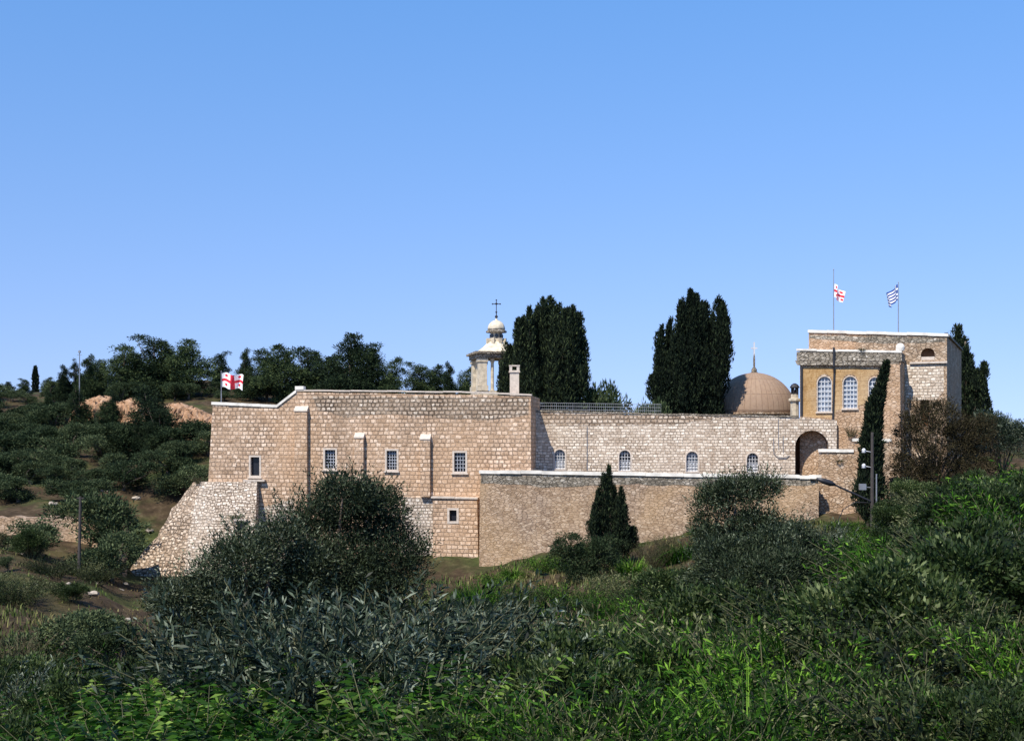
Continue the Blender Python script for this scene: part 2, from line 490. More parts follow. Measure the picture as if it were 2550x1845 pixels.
# ------------------------------------------------------------------ terrain
PROF = {  # column of the view (photo x) : height of the ground along it (distance, z)
    -900: [(4, -2.4), (12, -4.0), (22, -5.4), (45, -7.5), (75, -7.2), (98, -6.0), (130, -1), (175, 8), (230, 11), (600, 26)],
    0: [(4, -2.4), (8, -3.1), (12, -4.0), (16, -4.7), (22, -5.8), (30, -7.2), (45, -8.6), (60, -8.8), (75, -8.5), (90, -8.0), (98, -7.7), (100.5, -6.2), (115, -4.4), (130, -1.4), (150, 2.2), (175, 6.0), (200, 8), (260, 9.0), (400, 8), (600, 26)],
    230: [(4, -2.4), (8, -3.1), (12, -4.0), (16, -4.7), (22, -5.8), (30, -7.4), (45, -9.0), (60, -9.4), (75, -9.5), (90, -9.4), (98, -9.0), (100.5, -6.8), (110, -5.2), (120, -3.2), (140, 0.2), (160, 4.0), (180, 6.6), (220, 10), (300, 9), (600, 22)],
    320: [(4, -2.4), (8, -3.1), (12, -4.0), (16, -4.7), (22, -5.8), (30, -7.5), (45, -9.4), (60, -10.2), (75, -10.6), (90, -11), (98, -11.3), (104, -11.2), (107, -8.5), (112, -5.4), (120, -3.6), (140, 0.2), (160, 4.2), (180, 6.6), (220, 10), (300, 10), (600, 22)],
    520: [(4, -2.4), (8, -3.1), (12, -3.9), (16, -4.6), (22, -5.6), (30, -7.6), (45, -10), (60, -10.8), (75, -11), (98, -11.4), (106, -11.2), (110, -7.5), (115, -4), (125, -1.5), (140, 1.5), (160, 5), (180, 7.5), (220, 11), (600, 20)],
    1100: [(4, -2.4), (8, -3.0), (12, -3.8), (16, -4.4), (22, -5.2), (30, -7.0), (45, -9.2), (60, -9.9), (75, -10.3), (98, -10.7), (106, -8), (120, -2), (140, 3), (180, 5), (220, 7), (600, 12)],
    1500: [(4, -2.4), (8, -3.0), (12, -3.7), (16, -4.3), (22, -5.0), (30, -6.5), (45, -8.3), (60, -8.8), (75, -8.8), (85, -8.7), (97, -8.5), (106, -6), (120, -3), (200, -1), (600, 4)],
    1850: [(4, -2.4), (8, -3.0), (12, -3.6), (16, -4.1), (22, -4.6), (30, -5.8), (45, -6.8), (60, -7.0), (75, -6.9), (97, -6.7), (106, -5), (120, -3), (200, -1), (600, 4)],
    2150: [(4, -2.4), (8, -2.9), (12, -3.5), (16, -3.9), (22, -4.2), (30, -4.8), (45, -5.6), (60, -5.9), (75, -6.1), (90, -6.4), (105, -5), (120, -2.5), (200, -1), (600, 4)],
    2400: [(4, -2.3), (8, -2.8), (12, -3.4), (16, -3.6), (22, -3.7), (30, -4.3), (45, -4.6), (60, -4.7), (75, -4.4), (90, -3.6), (110, -2), (140, 0), (600, 5)],
    2700: [(4, -2.3), (8, -2.8), (12, -3.3), (16, -3.4), (22, -3.5), (30, -3.6), (45, -3.4), (60, -3.0), (75, -2.4), (90, -1.6), (130, 0.5), (600, 6)],
    3500: [(4, -2.3), (12, -2.8), (22, -2.9), (45, -2.4), (75, -1), (130, 2), (600, 8)],
}
_cols = sorted(PROF)
_us = np.array([(c - CX) / FPX for c in _cols])


def ground(x, y):
    x = np.atleast_1d(np.asarray(x, float)); y = np.atleast_1d(np.asarray(y, float))
    ye = np.maximum(y, 4.0)
    u = np.clip(x / np.maximum(y, 9.0), _us[0], _us[-1])
    H = np.stack([np.interp(ye, [p[0] for p in PROF[c]], [p[1] for p in PROF[c]]) for c in _cols])
    i = np.clip(np.searchsorted(_us, u) - 1, 0, len(_us) - 2)
    t = (u - _us[i]) / (_us[i + 1] - _us[i])
    t = t * t * (3 - 2 * t)
    k = np.arange(len(x))
    z = H[i, k] * (1 - t) + H[i + 1, k] * t
    a = np.clip((ye - 6) / 40, 0.12, 1) * 0.22
    z = z + a * (np.sin(x * 0.61 + 1.3) * np.cos(y * 0.47 + 0.4) + 0.5 * np.sin(x * 1.37 + y * 0.9) + 0.35 * np.sin(x * 2.9 - y * 2.3))
    far = np.clip((ye - 250) / 300, 0, 1)
    z = z + far * (4 * np.sin(x * 0.013 + 0.6) + 2 * np.sin(x * 0.041 + 2))
    return z


def gz(x, y):
    return float(ground(x, y)[0])


def on_ground(px, Y):
    x = (px - CX) / FPX * Y
    return Vector((x, Y, gz(x, Y)))


def terrain_material():
    m, nt, bs = mat('dry_grassy_soil')
    L = nt.links
    geo = nt.nodes.new('ShaderNodeNewGeometry')
    n1 = noise(nt, geo.outputs['Position'], 0.11, 6, 0.6, 0.3)
    n2 = noise(nt, geo.outputs['Position'], 1.1, 6, 0.65)
    n3 = noise(nt, geo.outputs['Position'], 0.35, 5, 0.6, 0.5)
    soil = ramp(nt, n2.outputs['Fac'], [(0.3, (0.028, 0.020, 0.012)), (0.55, (0.060, 0.042, 0.025)), (0.8, (0.15, 0.11, 0.07))])
    green = ramp(nt, n2.outputs['Fac'], [(0.3, (0.020, 0.032, 0.010)), (0.55, (0.048, 0.066, 0.020)), (0.8, (0.11, 0.12, 0.04))])
    f = ramp(nt, n1.outputs['Fac'], [(0.48, 0.0), (0.62, 0.85)])
    c = mix(nt, f, soil, green)
    straw = ramp(nt, n3.outputs['Fac'], [(0.55, 0.0), (0.7, 0.55)])
    c = mix(nt, straw, c, (0.13, 0.10, 0.045))
    L.new(c, bs.inputs['Base Color'])
    bs.inputs['Roughness'].default_value = 0.95
    bs.inputs['Specular IOR Level'].default_value = 0.1
    bp = nt.nodes.new('ShaderNodeBump'); bp.inputs['Strength'].default_value = 0.8; bp.inputs['Distance'].default_value = 0.15
    L.new(n2.outputs['Fac'], bp.inputs['Height']); L.new(bp.outputs[0], bs.inputs['Normal'])
    return m


M['ground'] = terrain_material()


def build_terrain():
    ys = np.concatenate([np.linspace(-60, 2, 16), np.arange(3, 30, 0.6), np.arange(30, 130, 1.2), np.linspace(130, 260, 50), np.geomspace(265, 1500, 40)])
    xs = np.concatenate([-np.geomspace(1300, 75, 36), np.arange(-74, 74, 1.2), np.geomspace(75, 1300, 36)])
    X, Y = np.meshgrid(xs, ys)
    Z = ground(X.ravel(), Y.ravel())
    V = np.stack([X.ravel(), Y.ravel(), Z], 1)
    ny, nx = X.shape
    idx = np.arange(ny * nx).reshape(ny, nx)
    Q = np.stack([idx[:-1, :-1].ravel(), idx[:-1, 1:].ravel(), idx[1:, 1:].ravel(), idx[1:, :-1].ravel()], 1)
    o = obj('ground', np_mesh('ground', V, Q, smooth=True), M['ground'])
    tag(o, 'brown and green hillside ground falling to the valley and rising again', 'ground', kind='structure')


build_terrain()


# ------------------------------------------------------------------ the monastery
class Fac:
    """a vertical wall plane given by two points of the plan"""
    def __init__(s, A, B):
        s.A = Vector((A[0], A[1])); s.t = (Vector((B[0], B[1])) - s.A).normalized()
        s.n = Vector((s.t.y, -s.t.x))

    @classmethod
    def px(c, p0, Y0, p1, Y1):
        return c(((p0 - CX) / FPX * Y0, Y0), ((p1 - CX) / FPX * Y1, Y1))

    def shifted(s, d):
        A = s.A + s.n * d
        return Fac(A, A + s.t)

    def pt(s, px, py):
        d = Vector(((px - CX) / FPX, 1.0))
        lam = s.A.dot(s.n) / d.dot(s.n)
        return ((d * lam - s.A).dot(s.t), lam * (HY - py) / FPX)

    def w(s, a, d, z):
        p = s.A + s.t * a + s.n * d
        return Vector((p.x, p.y, z))

    def ax(s):
        return (Vector((s.t.x, s.t.y, 0)), Vector((s.n.x, s.n.y, 0)))


def prism(mb, F, poly, d0, d1):
    """poly in wall coordinates (s, z), from outer depth d0 (towards the viewer positive) back to d1"""
    n = len(poly)
    area = sum(poly[i][0] * poly[(i + 1) % n][1] - poly[(i + 1) % n][0] * poly[i][1] for i in range(n))
    if area < 0: poly = poly[::-1]
    vs = [F.w(a, d0, z) for a, z in poly] + [F.w(a, d1, z) for a, z in poly]
    fs = [tuple(range(n)), tuple(range(2 * n - 1, n - 1, -1))]
    for i in range(n):
        j = (i + 1) % n
        fs.append((i, i + n, j + n, j))
    return mb.add(vs, fs)


def rough_top(F, pts, step=0.9, amp=0.03):
    """wall outline through pixels, its long edges broken into slightly uneven runs"""
    P = [F.pt(*p) for p in pts]
    out = []
    for i, a in enumerate(P):
        b = P[(i + 1) % len(P)]
        out.append(a)
        L = math.dist(a, b)
        if abs(b[0] - a[0]) > 1.5 and min(a[1], b[1]) > -7:
            k = int(L / step)
            for j in range(1, k):
                f = j / k
                out.append((a[0] + (b[0] - a[0]) * f, a[1] + (b[1] - a[1]) * f + random.uniform(-amp, amp)))
    return out


def arch_poly(s0, s1, z0, z1, n=10):
    """rectangle with a half round head"""
    r = (s1 - s0) / 2
    c = (s0 + s1) / 2
    zs = max(z0 + 0.1, z1 - r)
    rz = z1 - zs
    return [(s0, z0), (s1, z0)] + [(c + r * math.cos(a), zs + rz * math.sin(a)) for a in [math.pi * k / n for k in range(n + 1)]]


def rect_poly(s0, s1, z0, z1):
    return [(s0, z0), (s1, z0), (s1, z1), (s0, z1)]


def cut(me_mb, cut_mb, name):
    """wall mesh with real openings"""
    a = bpy.data.objects.new('tmp_a', me_mb.mesh('tmp_a', uv=False))
    b = bpy.data.objects.new('tmp_b', cut_mb.mesh('tmp_b', uv=False))
    for o in (a, b):
        COL.objects.link(o)
        bm = bmesh.new(); bm.from_mesh(o.data)
        bmesh.ops.recalc_face_normals(bm, faces=bm.faces)
        bm.to_mesh(o.data); bm.free()
    md = a.modifiers.new('cut', 'BOOLEAN')
    md.operation = 'DIFFERENCE'; md.object = b; md.solver = 'EXACT'; md.use_self = True
    dg = bpy.context.evaluated_depsgraph_get()
    me = bpy.data.meshes.new_from_object(a.evaluated_get(dg))
    me.name = name
    me.materials.clear()
    bpy.data.objects.remove(a); bpy.data.objects.remove(b)
    box_uv(me)
    return me


def frame_mesh(F, poly, border, d0, d1):
    """ring round an opening: outer outline = poly grown by border"""
    cx = sum(p[0] for p in poly) / len(poly); cz = sum(p[1] for p in poly) / len(poly)
    w = max(p[0] for p in poly) - min(p[0] for p in poly); h = max(p[1] for p in poly) - min(p[1] for p in poly)
    fx, fz = (w + 2 * border) / w, (h + 2 * border) / h
    mz = (max(p[1] for p in poly) + min(p[1] for p in poly)) / 2
    mx = (max(p[0] for p in poly) + min(p[0] for p in poly)) / 2
    outer = [((p[0] - mx) * fx + mx, (p[1] - mz) * fz + mz) for p in poly]
    mb = MB()
    n = len(poly)
    vs = [F.w(*(q[0], d0, q[1])) for q in outer] + [F.w(q[0], d0, q[1]) for q in poly] + [F.w(q[0], d1, q[1]) for q in outer] + [F.w(q[0], d1, q[1]) for q in poly]
    fs = []
    for i in range(n):
        j = (i + 1) % n
        fs += [(i, j, n + j, n + i), (2 * n + i, i, j, 2 * n + j)[::-1], (n + i, n + j, 3 * n + j, 3 * n + i)]
    mb.add(vs, fs)
    return mb


def window(F, root, px0, px1, py0, py1, arched=False, glass='glass', bars='iron', nb=3, nh=4, recess=0.32, border=0.14, sill=True, cutmb=None,
           low_white=False, bar_r=0.02):
    a0, zt = F.pt(px0, py0); a1, zb = F.pt(px1, py1)
    poly = arch_poly(a0, a1, zb, zt) if arched else rect_poly(a0, a1, zb, zt)
    cx, cz = (a0 + a1) / 2, (zb + zt) / 2
    grow = [(cx + (p[0] - cx) * 1.004, cz + (p[1] - cz) * 1.004) for p in poly]
    prism(cutmb, F, grow, 0.6, -recess - 0.06)
    mb = frame_mesh(F, poly, border, 0.025, -0.2)
    w = obj('window', mb.mesh('window'), M['trim'], root)
    g = MB(); prism(g, F, [(cx + (p[0] - cx) * 1.003, cz + (p[1] - cz) * 1.003) for p in poly], -recess, -recess - 0.03)
    pn = obj('pane', g.mesh('pane'), M[glass]); pn.data.transform(Matrix.Translation(-origin_of(root))); pn.parent = w
    b = MB()
    wdt, hgt = a1 - a0, zt - zb
    for k in range(1, nb + 1):
        s = a0 + wdt * k / (nb + 1)
        top = zt
        if arched:
            r = wdt / 2
            top = zt - r + math.sqrt(max(r * r - (s - cx) ** 2, 0)) - 0.02
        b.box(F.w(s, -recess + 0.1, (zb + top) / 2), bar_r * 2, bar_r * 2, top - zb, F.ax())
    for k in range(1, nh + 1):
        z = zb + (zt - zb) * k / (nh + 1)
        ww = wdt
        if arched and z > zt - wdt / 2:
            r = wdt / 2
            ww = 2 * math.sqrt(max(r * r - (z - zt + r) ** 2, 0))
        b.box(F.w(cx, -recess + 0.1 + bar_r, z), ww - 0.01, bar_r * 2, bar_r * 2, F.ax())
    gr = obj('grille', b.mesh('grille'), M[bars]); gr.data.transform(Matrix.Translation(-origin_of(root))); gr.parent = w
    if low_white:
        b = MB()
        h2 = hgt * 0.42
        b.box(F.w(cx, -recess + 0.03, zb + h2), wdt - 0.02, 0.05, 0.06, F.ax())
        b.box(F.w(cx, -recess + 0.03, zb + 0.06), wdt - 0.02, 0.05, 0.1, F.ax())
        for s in (0.06, 0.36, 0.64, 0.94):
            b.box(F.w(a0 + wdt * s, -recess + 0.032, zb + h2 / 2), 0.07, 0.05, h2, F.ax())
        b.box(F.w(cx, -recess + 0.028, zb + h2 * 0.55), wdt - 0.04, 0.04, 0.06, F.ax())
        sh = obj('shutter', b.mesh('shutter'), M['white_paint']); sh.data.transform(Matrix.Translation(-origin_of(root))); sh.parent = w
    if sill:
        s_ = MB(); s_.box(F.w(cx, 0.0, zb - border - 0.04), wdt + 2 * border + 0.16, 0.3, 0.1, F.ax())
        si = obj('sill', s_.mesh('sill'), M['trim']); si.data.transform(Matrix.Translation(-origin_of(root))); si.parent = w
    return w


def coping(F, root, pts, h, d0, d1, mat_='coping', name='coping', raise_=0.0):
    """band along the wall top, in runs of stones with small breaks"""
    mb = MB()
    P = [F.pt(*p) for p in pts]
    for (a, za), (b, zb) in zip(P[:-1], P[1:]):
        k = max(1, int(round(abs(b - a) / 1.6)))
        for j in range(k):
            f0, f1 = j / k, (j + 1) / k
            dz = random.uniform(-0.028, 0.028); dd = random.uniform(-0.03, 0.03)
            s0, s1 = a + (b - a) * f0, a + (b - a) * f1 - 0.006
            z0, z1 = za + (zb - za) * f0 + dz + raise_, za + (zb - za) * f1 + dz + raise_
            prism(mb, F, [(s0, z0 - h), (s1, z1 - h), (s1, z1), (s0, z0)], d0 + dd, d1)
    return obj(name, mb.mesh(name), M[mat_], root)


# --- main fortress block
FM = Fac.px(520, 104.2, 1322, 100.2)
BASE = FM.w(0, 0, -11)
main = thing('monastery_block', 'large pinkish stone monastery block with barred windows, white edged roof step and sloping buttress', 'building', BASE)
wall = MB()
main_outline = [(530, 1008), (690, 1013), (738, 976), (1322, 985), (1322, 1560), (506, 1560), (520, 1170)]
prism(wall, FM, rough_top(FM, main_outline, amp=0.02), 0.0, -6.2)
cutter = MB()
wins = []
win_specs = [  # px0, px1, py0, py1, glass, bars, nb, nh
    (624, 646, 1138, 1184, 'glass', 'iron', 0, 0),
    (809, 835, 1120, 1166, 'glass', 'grey_paint', 3, 5),
    (963, 988, 1122, 1169, 'glass', 'grey_paint', 3, 5),
    (1131, 1159, 1127, 1174, 'glass', 'grey_paint', 3, 4),
]
for (a, b, c, d, g, br, nb, nh) in win_specs:
    window(FM, main, a, b, c, d, False, g, br, nb, nh, cutmb=cutter, border=0.15, sill=True, bar_r=0.022)
wm_ = obj('wall', cut(wall, cutter, 'wall'), M['block'], main)
coping(FM, main, [(527, 1001), (690, 1007), (738, 970)], 0.24, 0.1, -0.55)
coping(FM, main, [(738, 970), (1150, 974), (1324, 981)], 0.13, 0.07, -0.5, 'trim')
# small stone knob where the roof line steps up
kb = MB(); a_, z_ = FM.pt(746, 966); kb.box(FM.w(a_, -0.2, z_), 0.75, 0.6, 0.3, FM.ax())
obj('kneeler', kb.mesh('kneeler'), M['coping'], main)
# roof deck behind the parapet
rd = MB(); prism(rd, FM, [FM.pt(740, 985), FM.pt(1318, 994), FM.pt(1318, 998), FM.pt(740, 989)], -6.21, -14)
obj('roof', rd.mesh('roof'), M['roof'], main)
# the band of rough stones along the top and the quoins and lower courses, set a little proud
ub = MB()
prism(ub, FM, rough_top(FM, [(778, 986), (1210, 989), (1316, 991), (1316, 1032), (1190, 1046), (980, 1030), (860, 1040), (790, 1020)], amp=0.12), 0.012, -0.1)
obj('upper_courses', ub.mesh('upper_courses'), M['boss_dark'], main)
lb = MB()
prism(lb, FM, rough_top(FM, [(1000, 1236), (1188, 1244), (1195, 1500), (1000, 1500)], amp=0.15), 0.014, -0.1)
obj('lower_courses', lb.mesh('lower_courses'), M['boss'], main)
lb = MB()
prism(lb, FM, rough_top(FM, [(648, 1262), (720, 1244), (760, 1244), (760, 1480), (648, 1480)], amp=0.15), 0.016, -0.1)
obj('quoins', lb.mesh('quoins'), M['boss'], main)
# shallow pilasters with sloping caps
for i, (a, b, c, d) in enumerate([(737, 768, 1022, 1400), (886, 908, 1088, 1330), (1049, 1073, 1092, 1236)]):
    s0, zt = FM.pt(a, c); s1, zb = FM.pt(b, d)
    p = MB(); prism(p, FM, rect_poly(s0, s1, zb, zt), 0.42, -0.1)
    vs = [FM.w(s0 - 0.05, -0.05, zt + 0.42), FM.w(s1 + 0.03, -0.05, zt + 0.42), FM.w(s0 - 0.05, 0.47, zt), FM.w(s1 + 0.03, 0.47, zt),
          FM.w(s0 - 0.05, 0.47, zt - 0.1), FM.w(s1 + 0.03, 0.47, zt - 0.1), FM.w(s0 - 0.05, -0.05, zt - 0.1), FM.w(s1 + 0.03, -0.05, zt - 0.1)]
    pl = obj('pilaster', p.mesh('pilaster'), M['block'], main)
    cp = MB(); cp.add(vs, [(0, 2, 3, 1), (2, 4, 5, 3), (4, 6, 7, 5), (0, 6, 4, 2), (1, 3, 5, 7), (0, 1, 7, 6)])
    co = obj('cap', cp.mesh('cap'), M['trim']); co.data.transform(Matrix.Translation(-origin_of(main))); co.parent = pl
# sloping stone buttress spreading at the left foot (a battered skirt, its top meeting the wall)


def fm3(px, py, d):
    s, z = FM.shifted(d).pt(px, py)
    return FM.shifted(d).w(s, 0, z)


SK_Y = [1200, 1262, 1330, 1376, 1410, 1450, 1520]
SK_L = [(484, 0.2), (432, 0.8), (396, 1.4), (352, 1.9), (330, 2.3), (318, 2.8), (300, 3.4)]
SK_M = [(500, 0.5), (484, 1.3), (470, 2.1), (463, 2.7), (460, 3.1), (458, 3.6), (455, 4.4)]
SK_R = [(640, 0.4), (638, 1.3), (634, 2.1), (631, 2.7), (628, 3.1), (624, 3.6), (620, 4.4)]


def skirt(name, ca, cb, mat_, nu, flank, fpx):
    """battered masonry face between two edge lines, with the flank wall behind one of them"""
    mb = MB()
    NV = 24
    ys = np.linspace(1200, 1520, NV + 1)
    f = lambda c, k: np.interp(ys, SK_Y, [q[k] for q in c])
    rows_ = []
    for j in range(NV + 1):
        A_ = fm3(f(ca, 0)[j], ys[j], f(ca, 1)[j]); B_ = fm3(f(cb, 0)[j], ys[j], f(cb, 1)[j])
        rows_.append([A_.lerp(B_, i / nu) + Vector((0, -1, 0.2)) * (random.uniform(-0.03, 0.05) if 0 < i < nu else 0) + (Vector((random.uniform(-0.16, 0.1), 0, 0)) if i == 0 and flank == 0 else Vector((0, 0, 0)))
                      for i in range(nu + 1)])
    mb.add([p for r_ in rows_ for p in r_], [(j * (nu + 1) + i, (j + 1) * (nu + 1) + i, (j + 1) * (nu + 1) + i + 1, j * (nu + 1) + i + 1) for j in range(NV) for i in range(nu)])
    side = [r_[0 if flank == 0 else nu] for r_ in rows_]
    q = []
    for p, y_ in zip(side, ys):
        q += [p, fm3(fpx, y_, -0.1 if flank else -3)]
    fl = [(2 * j, 2 * j + 2, 2 * j + 3, 2 * j + 1) for j in range(NV)]
    mb.add(q, fl if flank else [t[::-1] for t in fl])
    mb.add(rows_[0] + [fm3(640, 1199, -0.1), fm3(rows_ and 486, 1199, -0.1)], [tuple(range(nu + 3))])
    return obj(name, mb.mesh(name), M[mat_], main)


skirt('buttress', SK_M, SK_R, 'boss', 12, 1, 646)
skirt('sloping_skirt', SK_L, SK_M, 'boss_dark', 10, 0, 500)
# little ledge under the first window
lg = MB(); a_, z_ = FM.pt(636, 1196); lg.box(FM.w(a_, 0.15, z_), 1.9, 0.5, 0.16, FM.ax())
obj('ledge', lg.mesh('ledge'), M['trim'], main)
# stone lintel; dark block below has a drain niche's shade as its colour
_p = fm3(600, 1300, 1.86)
lt_ = MB(); lt_.box(_p + Vector((0, 0, 0.2)), 1.1, 0.5, 0.16, FM.ax())
obj('niche_lintel', lt_.mesh('niche_lintel'), M['trim'], main)
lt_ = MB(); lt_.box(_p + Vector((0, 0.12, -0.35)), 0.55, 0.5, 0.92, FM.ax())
obj('niche_shade', lt_.mesh('niche_shade'), M['glass'], main)
# projecting lower bay with the small window
LB = FM.shifted(0.55)
lw = MB(); prism(lw, LB, rough_top(LB, [(1078, 1240), (1188, 1242), (1193, 1520), (1078, 1520)], amp=0.03), 0, -0.7)
cutter = MB()
window(LB, main, 1119, 1137, 1270, 1298, False, 'glass', 'iron', 0, 0, recess=0.3, border=0.18, sill=False, cutmb=cutter)
obj('lower_bay', cut(lw, cutter, 'lower_bay'), M['block'], main)
coping(LB, main, [(1074, 1236), (1190, 1238)], 0.14, 0.12, -0.6, 'trim', 'bay_coping')

# --- recessed pale hall with four arched windows and the great arch
FH = Fac.px(1330, 103.6, 2085, 101.4)
hall = thing('monastery_hall', 'long pale rubble stone hall with four arched windows and a tall arched recess', 'building', FH.w(0, 0, -9))
hw = MB()
prism(hw, FH, rough_top(FH, [(1328, 1026), (1640, 1034), (1790, 1036), (2000, 1040), (2084, 1046), (2084, 1420), (1328, 1420)], amp=0.02), 0, -4.0)
cutter = MB()
for (a, b, c, d, g) in [(1381, 1407, 1119, 1168, 'glass_mid'), (1542, 1570, 1121, 1172, 'glass'), (1709, 1738, 1124, 1174, 'glass_mid'), (1860, 1888, 1128, 1176, 'glass')]:
    window(FH, hall, a, b, c, d, True, g, 'white_paint', 3, 5, recess=0.3, border=0.11, sill=False, cutmb=cutter, low_white=True, bar_r=0.018)
s0, zt = FH.pt(1980, 1072); s1, zb = FH.pt(2063, 1200)
prism(cutter, FH, arch_poly(s0, s1, zb, zt, 16), 0.6, -3.3)
obj('wall', cut(hw, cutter, 'wall'), M['pale'], hall)
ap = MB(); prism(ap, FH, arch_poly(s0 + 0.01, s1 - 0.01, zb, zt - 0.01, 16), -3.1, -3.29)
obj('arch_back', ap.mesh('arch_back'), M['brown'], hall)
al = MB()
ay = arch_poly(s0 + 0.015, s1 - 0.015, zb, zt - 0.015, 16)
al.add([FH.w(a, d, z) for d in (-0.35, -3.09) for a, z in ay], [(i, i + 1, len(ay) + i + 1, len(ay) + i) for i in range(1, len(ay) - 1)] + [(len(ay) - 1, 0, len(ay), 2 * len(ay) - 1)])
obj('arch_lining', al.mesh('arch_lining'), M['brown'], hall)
ah = frame_mesh(FH, arch_poly(s0, s1, zb - 1, zt, 16), 0.28, 0.03, -0.3)
obj('arch_surround', ah.mesh('arch_surround'), M['pale'], hall)
coping(FH, hall, [(1328, 1021), (1640, 1029), (1790, 1031), (1990, 1035)], 0.14, 0.06, -0.6, 'cornice')
uc = MB(); prism(uc, FH, rough_top(FH, [(1342, 1027), (1640, 1034), (1780, 1037), (1770, 1048), (1640, 1056), (1480, 1060), (1346, 1058)], amp=0.1), 0.014, -0.1)
obj('upper_courses', uc.mesh('upper_courses'), M['boss_dark'], hall)
# pipes on the hall wall
for pts, rad in (([(1462, 1062), (1462, 1170)], 0.035), ([(1926, 1092), (1927, 1130), (1938, 1140), (1958, 1140), (1966, 1134)], 0.03),
                 ([(1938, 1042), (1938, 1092), (1939, 1120)], 0.025), ([(1950, 1085), (1950, 1126)], 0.025)):
    pp = MB()
    pp.tube([FH.w(FH.pt(*p)[0], 0.05, FH.pt(*p)[1]) for p in pts], rad, 6)
    obj('pipe', pp.mesh('pipe'), M['pole_grey'], hall)

# railing on the hall roof
rl = MB()
FR = FH.shifted(-1.2)
for k in range(60):
    s, z = FR.pt(1345 + k * 5.1, 1005)
    s2, z2 = FR.pt(1345 + k * 5.1, 1034)
    h = 0.03 if k % 8 == 0 else 0.014
    rl.box(FR.w(s, 0, (z + z2) / 2), h, h, z - z2, FR.ax())
for py in (1004, 1012, 1020):
    a, za = FR.pt(1345, py - 1); b, zb_ = FR.pt(1646, py + 3)
    rl.tube([FR.w(a, 0, za), FR.w(b, 0, zb_)], 0.018, 5)
o = obj('roof_railing', rl.mesh('roof_railing'), M['pole_grey'])
tag(o, 'thin metal railing along the roof edge of the pale hall', 'railing')

# --- terrace wall in front
FT = Fac.px(1195, 98.4, 2040, 96.0)
ter = thing('terrace_wall', 'long rubble retaining wall with bright white coping below the pale hall', 'wall', FT.w(0, 0, -10))
tw = MB()
prism(tw, FT, rough_top(FT, [(1196, 1178), (1560, 1184), (2038, 1192), (2040, 1460), (1192, 1500)], amp=0.01), 0, -3.6)
obj('wall', tw.mesh('wall'), M['terrace'], ter)
tb = MB(); prism(tb, FT, rough_top(FT, [(1198, 1181), (1560, 1187), (2030, 1195), (2030, 1206), (1800, 1212), (1560, 1206), (1380, 1212), (1198, 1204)], amp=0.1), 0.012, -0.1)
obj('upper_courses', tb.mesh('upper_courses'), M['cornice'], ter)
coping(FT, ter, [(1193, 1170), (1560, 1176), (2040, 1184)], 0.26, 0.12, -0.6)
cb = MB(); a_, z_ = FT.pt(2030, 1187); cb.box(FT.w(a_, 0.0, z_), 0.9, 0.5, 0.3, FT.ax())
obj('end_stone', cb.mesh('end_stone'), M['coping'], ter)

# --- front tower (ochre, cornice, arched windows) and rear tower
FW = Fac.px(1990, 103.2, 2243, 99.8)
ft = thing('gate_tower', 'ochre stone tower front with white framed arched windows and dark lichened cornice', 'building', FW.w(0, 0, -5))
tw1 = MB(); prism(tw1, FW, rough_top(FW, [(1992, 872), (2243, 876), (2243, 1400), (1992, 1400)], amp=0.02), 0, -2.9)
cutter = MB()
for (a, b, c, d) in [(2036, 2070, 938, 1024), (2100, 2134, 938, 1016), (2164, 2194, 940, 1016)]:
    window(FW, ft, a, b, c, d, True, 'glass_pale', 'white_paint', 3, 6, recess=0.28, border=0.06, sill=True, cutmb=cutter, bar_r=0.028)
obj('wall', cut(tw1, cutter, 'wall'), M['tower'], ft)
# ochre rendered panel round the windows
oc = MB(); prism(oc, FW, rough_top(FW, [(1997, 916), (2186, 918), (2184, 980), (2150, 1008), (2082, 1022), (2076, 1040), (2030, 1040), (1997, 1036)], amp=0.12), 0.014, -0.05)
cutter = MB()
for (a, b, c, d) in [(2033, 2073, 932, 1032), (2097, 2137, 932, 1024), (2161, 2197, 934, 1024)]:
    s0, zt = FW.pt(a, c); s1, zb = FW.pt(b, d)
    prism(cutter, FW, arch_poly(s0, s1, zb, zt), 0.3, -0.3)
obj('ochre_render', cut(oc, cutter, 'ochre_render'), M['ochre'], ft)
# cornice: parapet band, projecting moulding, white top
cm = MB()
prism(cm, FW, rough_top(FW, [(1984, 876), (2246, 880), (2246, 900), (1984, 897)], amp=0.02), 0.08, -2.6)
prism(cm, FW, rough_top(FW, [(1981, 898), (2240, 902), (2236, 912), (1986, 909)], amp=0.03), 0.26, -0.3)
obj('cornice', cm.mesh('cornice'), M['cornice'], ft)
coping(FW, ft, [(1984, 869), (2246, 873)], 0.17, 0.14, -0.5)
# white block at the corner, buttress, pipe
kb = MB(); s, z = FW.pt(2241, 864); kb.lathe(FW.w(s, -0.2, z - 0.3), [(0.34, 0), (0.36, 0.3), (0.3, 0.5), (0.12, 0.62)], 12)
obj('corner_stone', kb.mesh('corner_stone'), M['coping'], ft)
bu = MB(); prism(bu, FW, rough_top(FW, [(2212, 908), (2243, 908), (2247, 1300), (2172, 1300)], amp=0), 0.55, -0.2)
obj('buttress', bu.mesh('buttress'), M['tower'], ft)
pp = MB()
s, z = FW.pt(2078, 872); s2, z2 = FW.pt(2073, 1108)
pp.tube([FW.w(s, 0.34, z + 0.2), FW.w(s, 0.34, FW.pt(2078, 912)[1]), FW.w(s + 0.01, 0.1, FW.pt(2078, 930)[1]), FW.w(s2, 0.1, z2)], 0.09, 8)
s, z = FW.pt(1995, 915); s2, z2 = FW.pt(1995, 1036)
obj('drainpipe', pp.mesh('drainpipe'), M['iron'], ft)
pp = MB()
pp.tube([FW.w(s + 0.06, 0.09, z), FW.w(s + 0.06, 0.09, z2)], 0.11, 8)
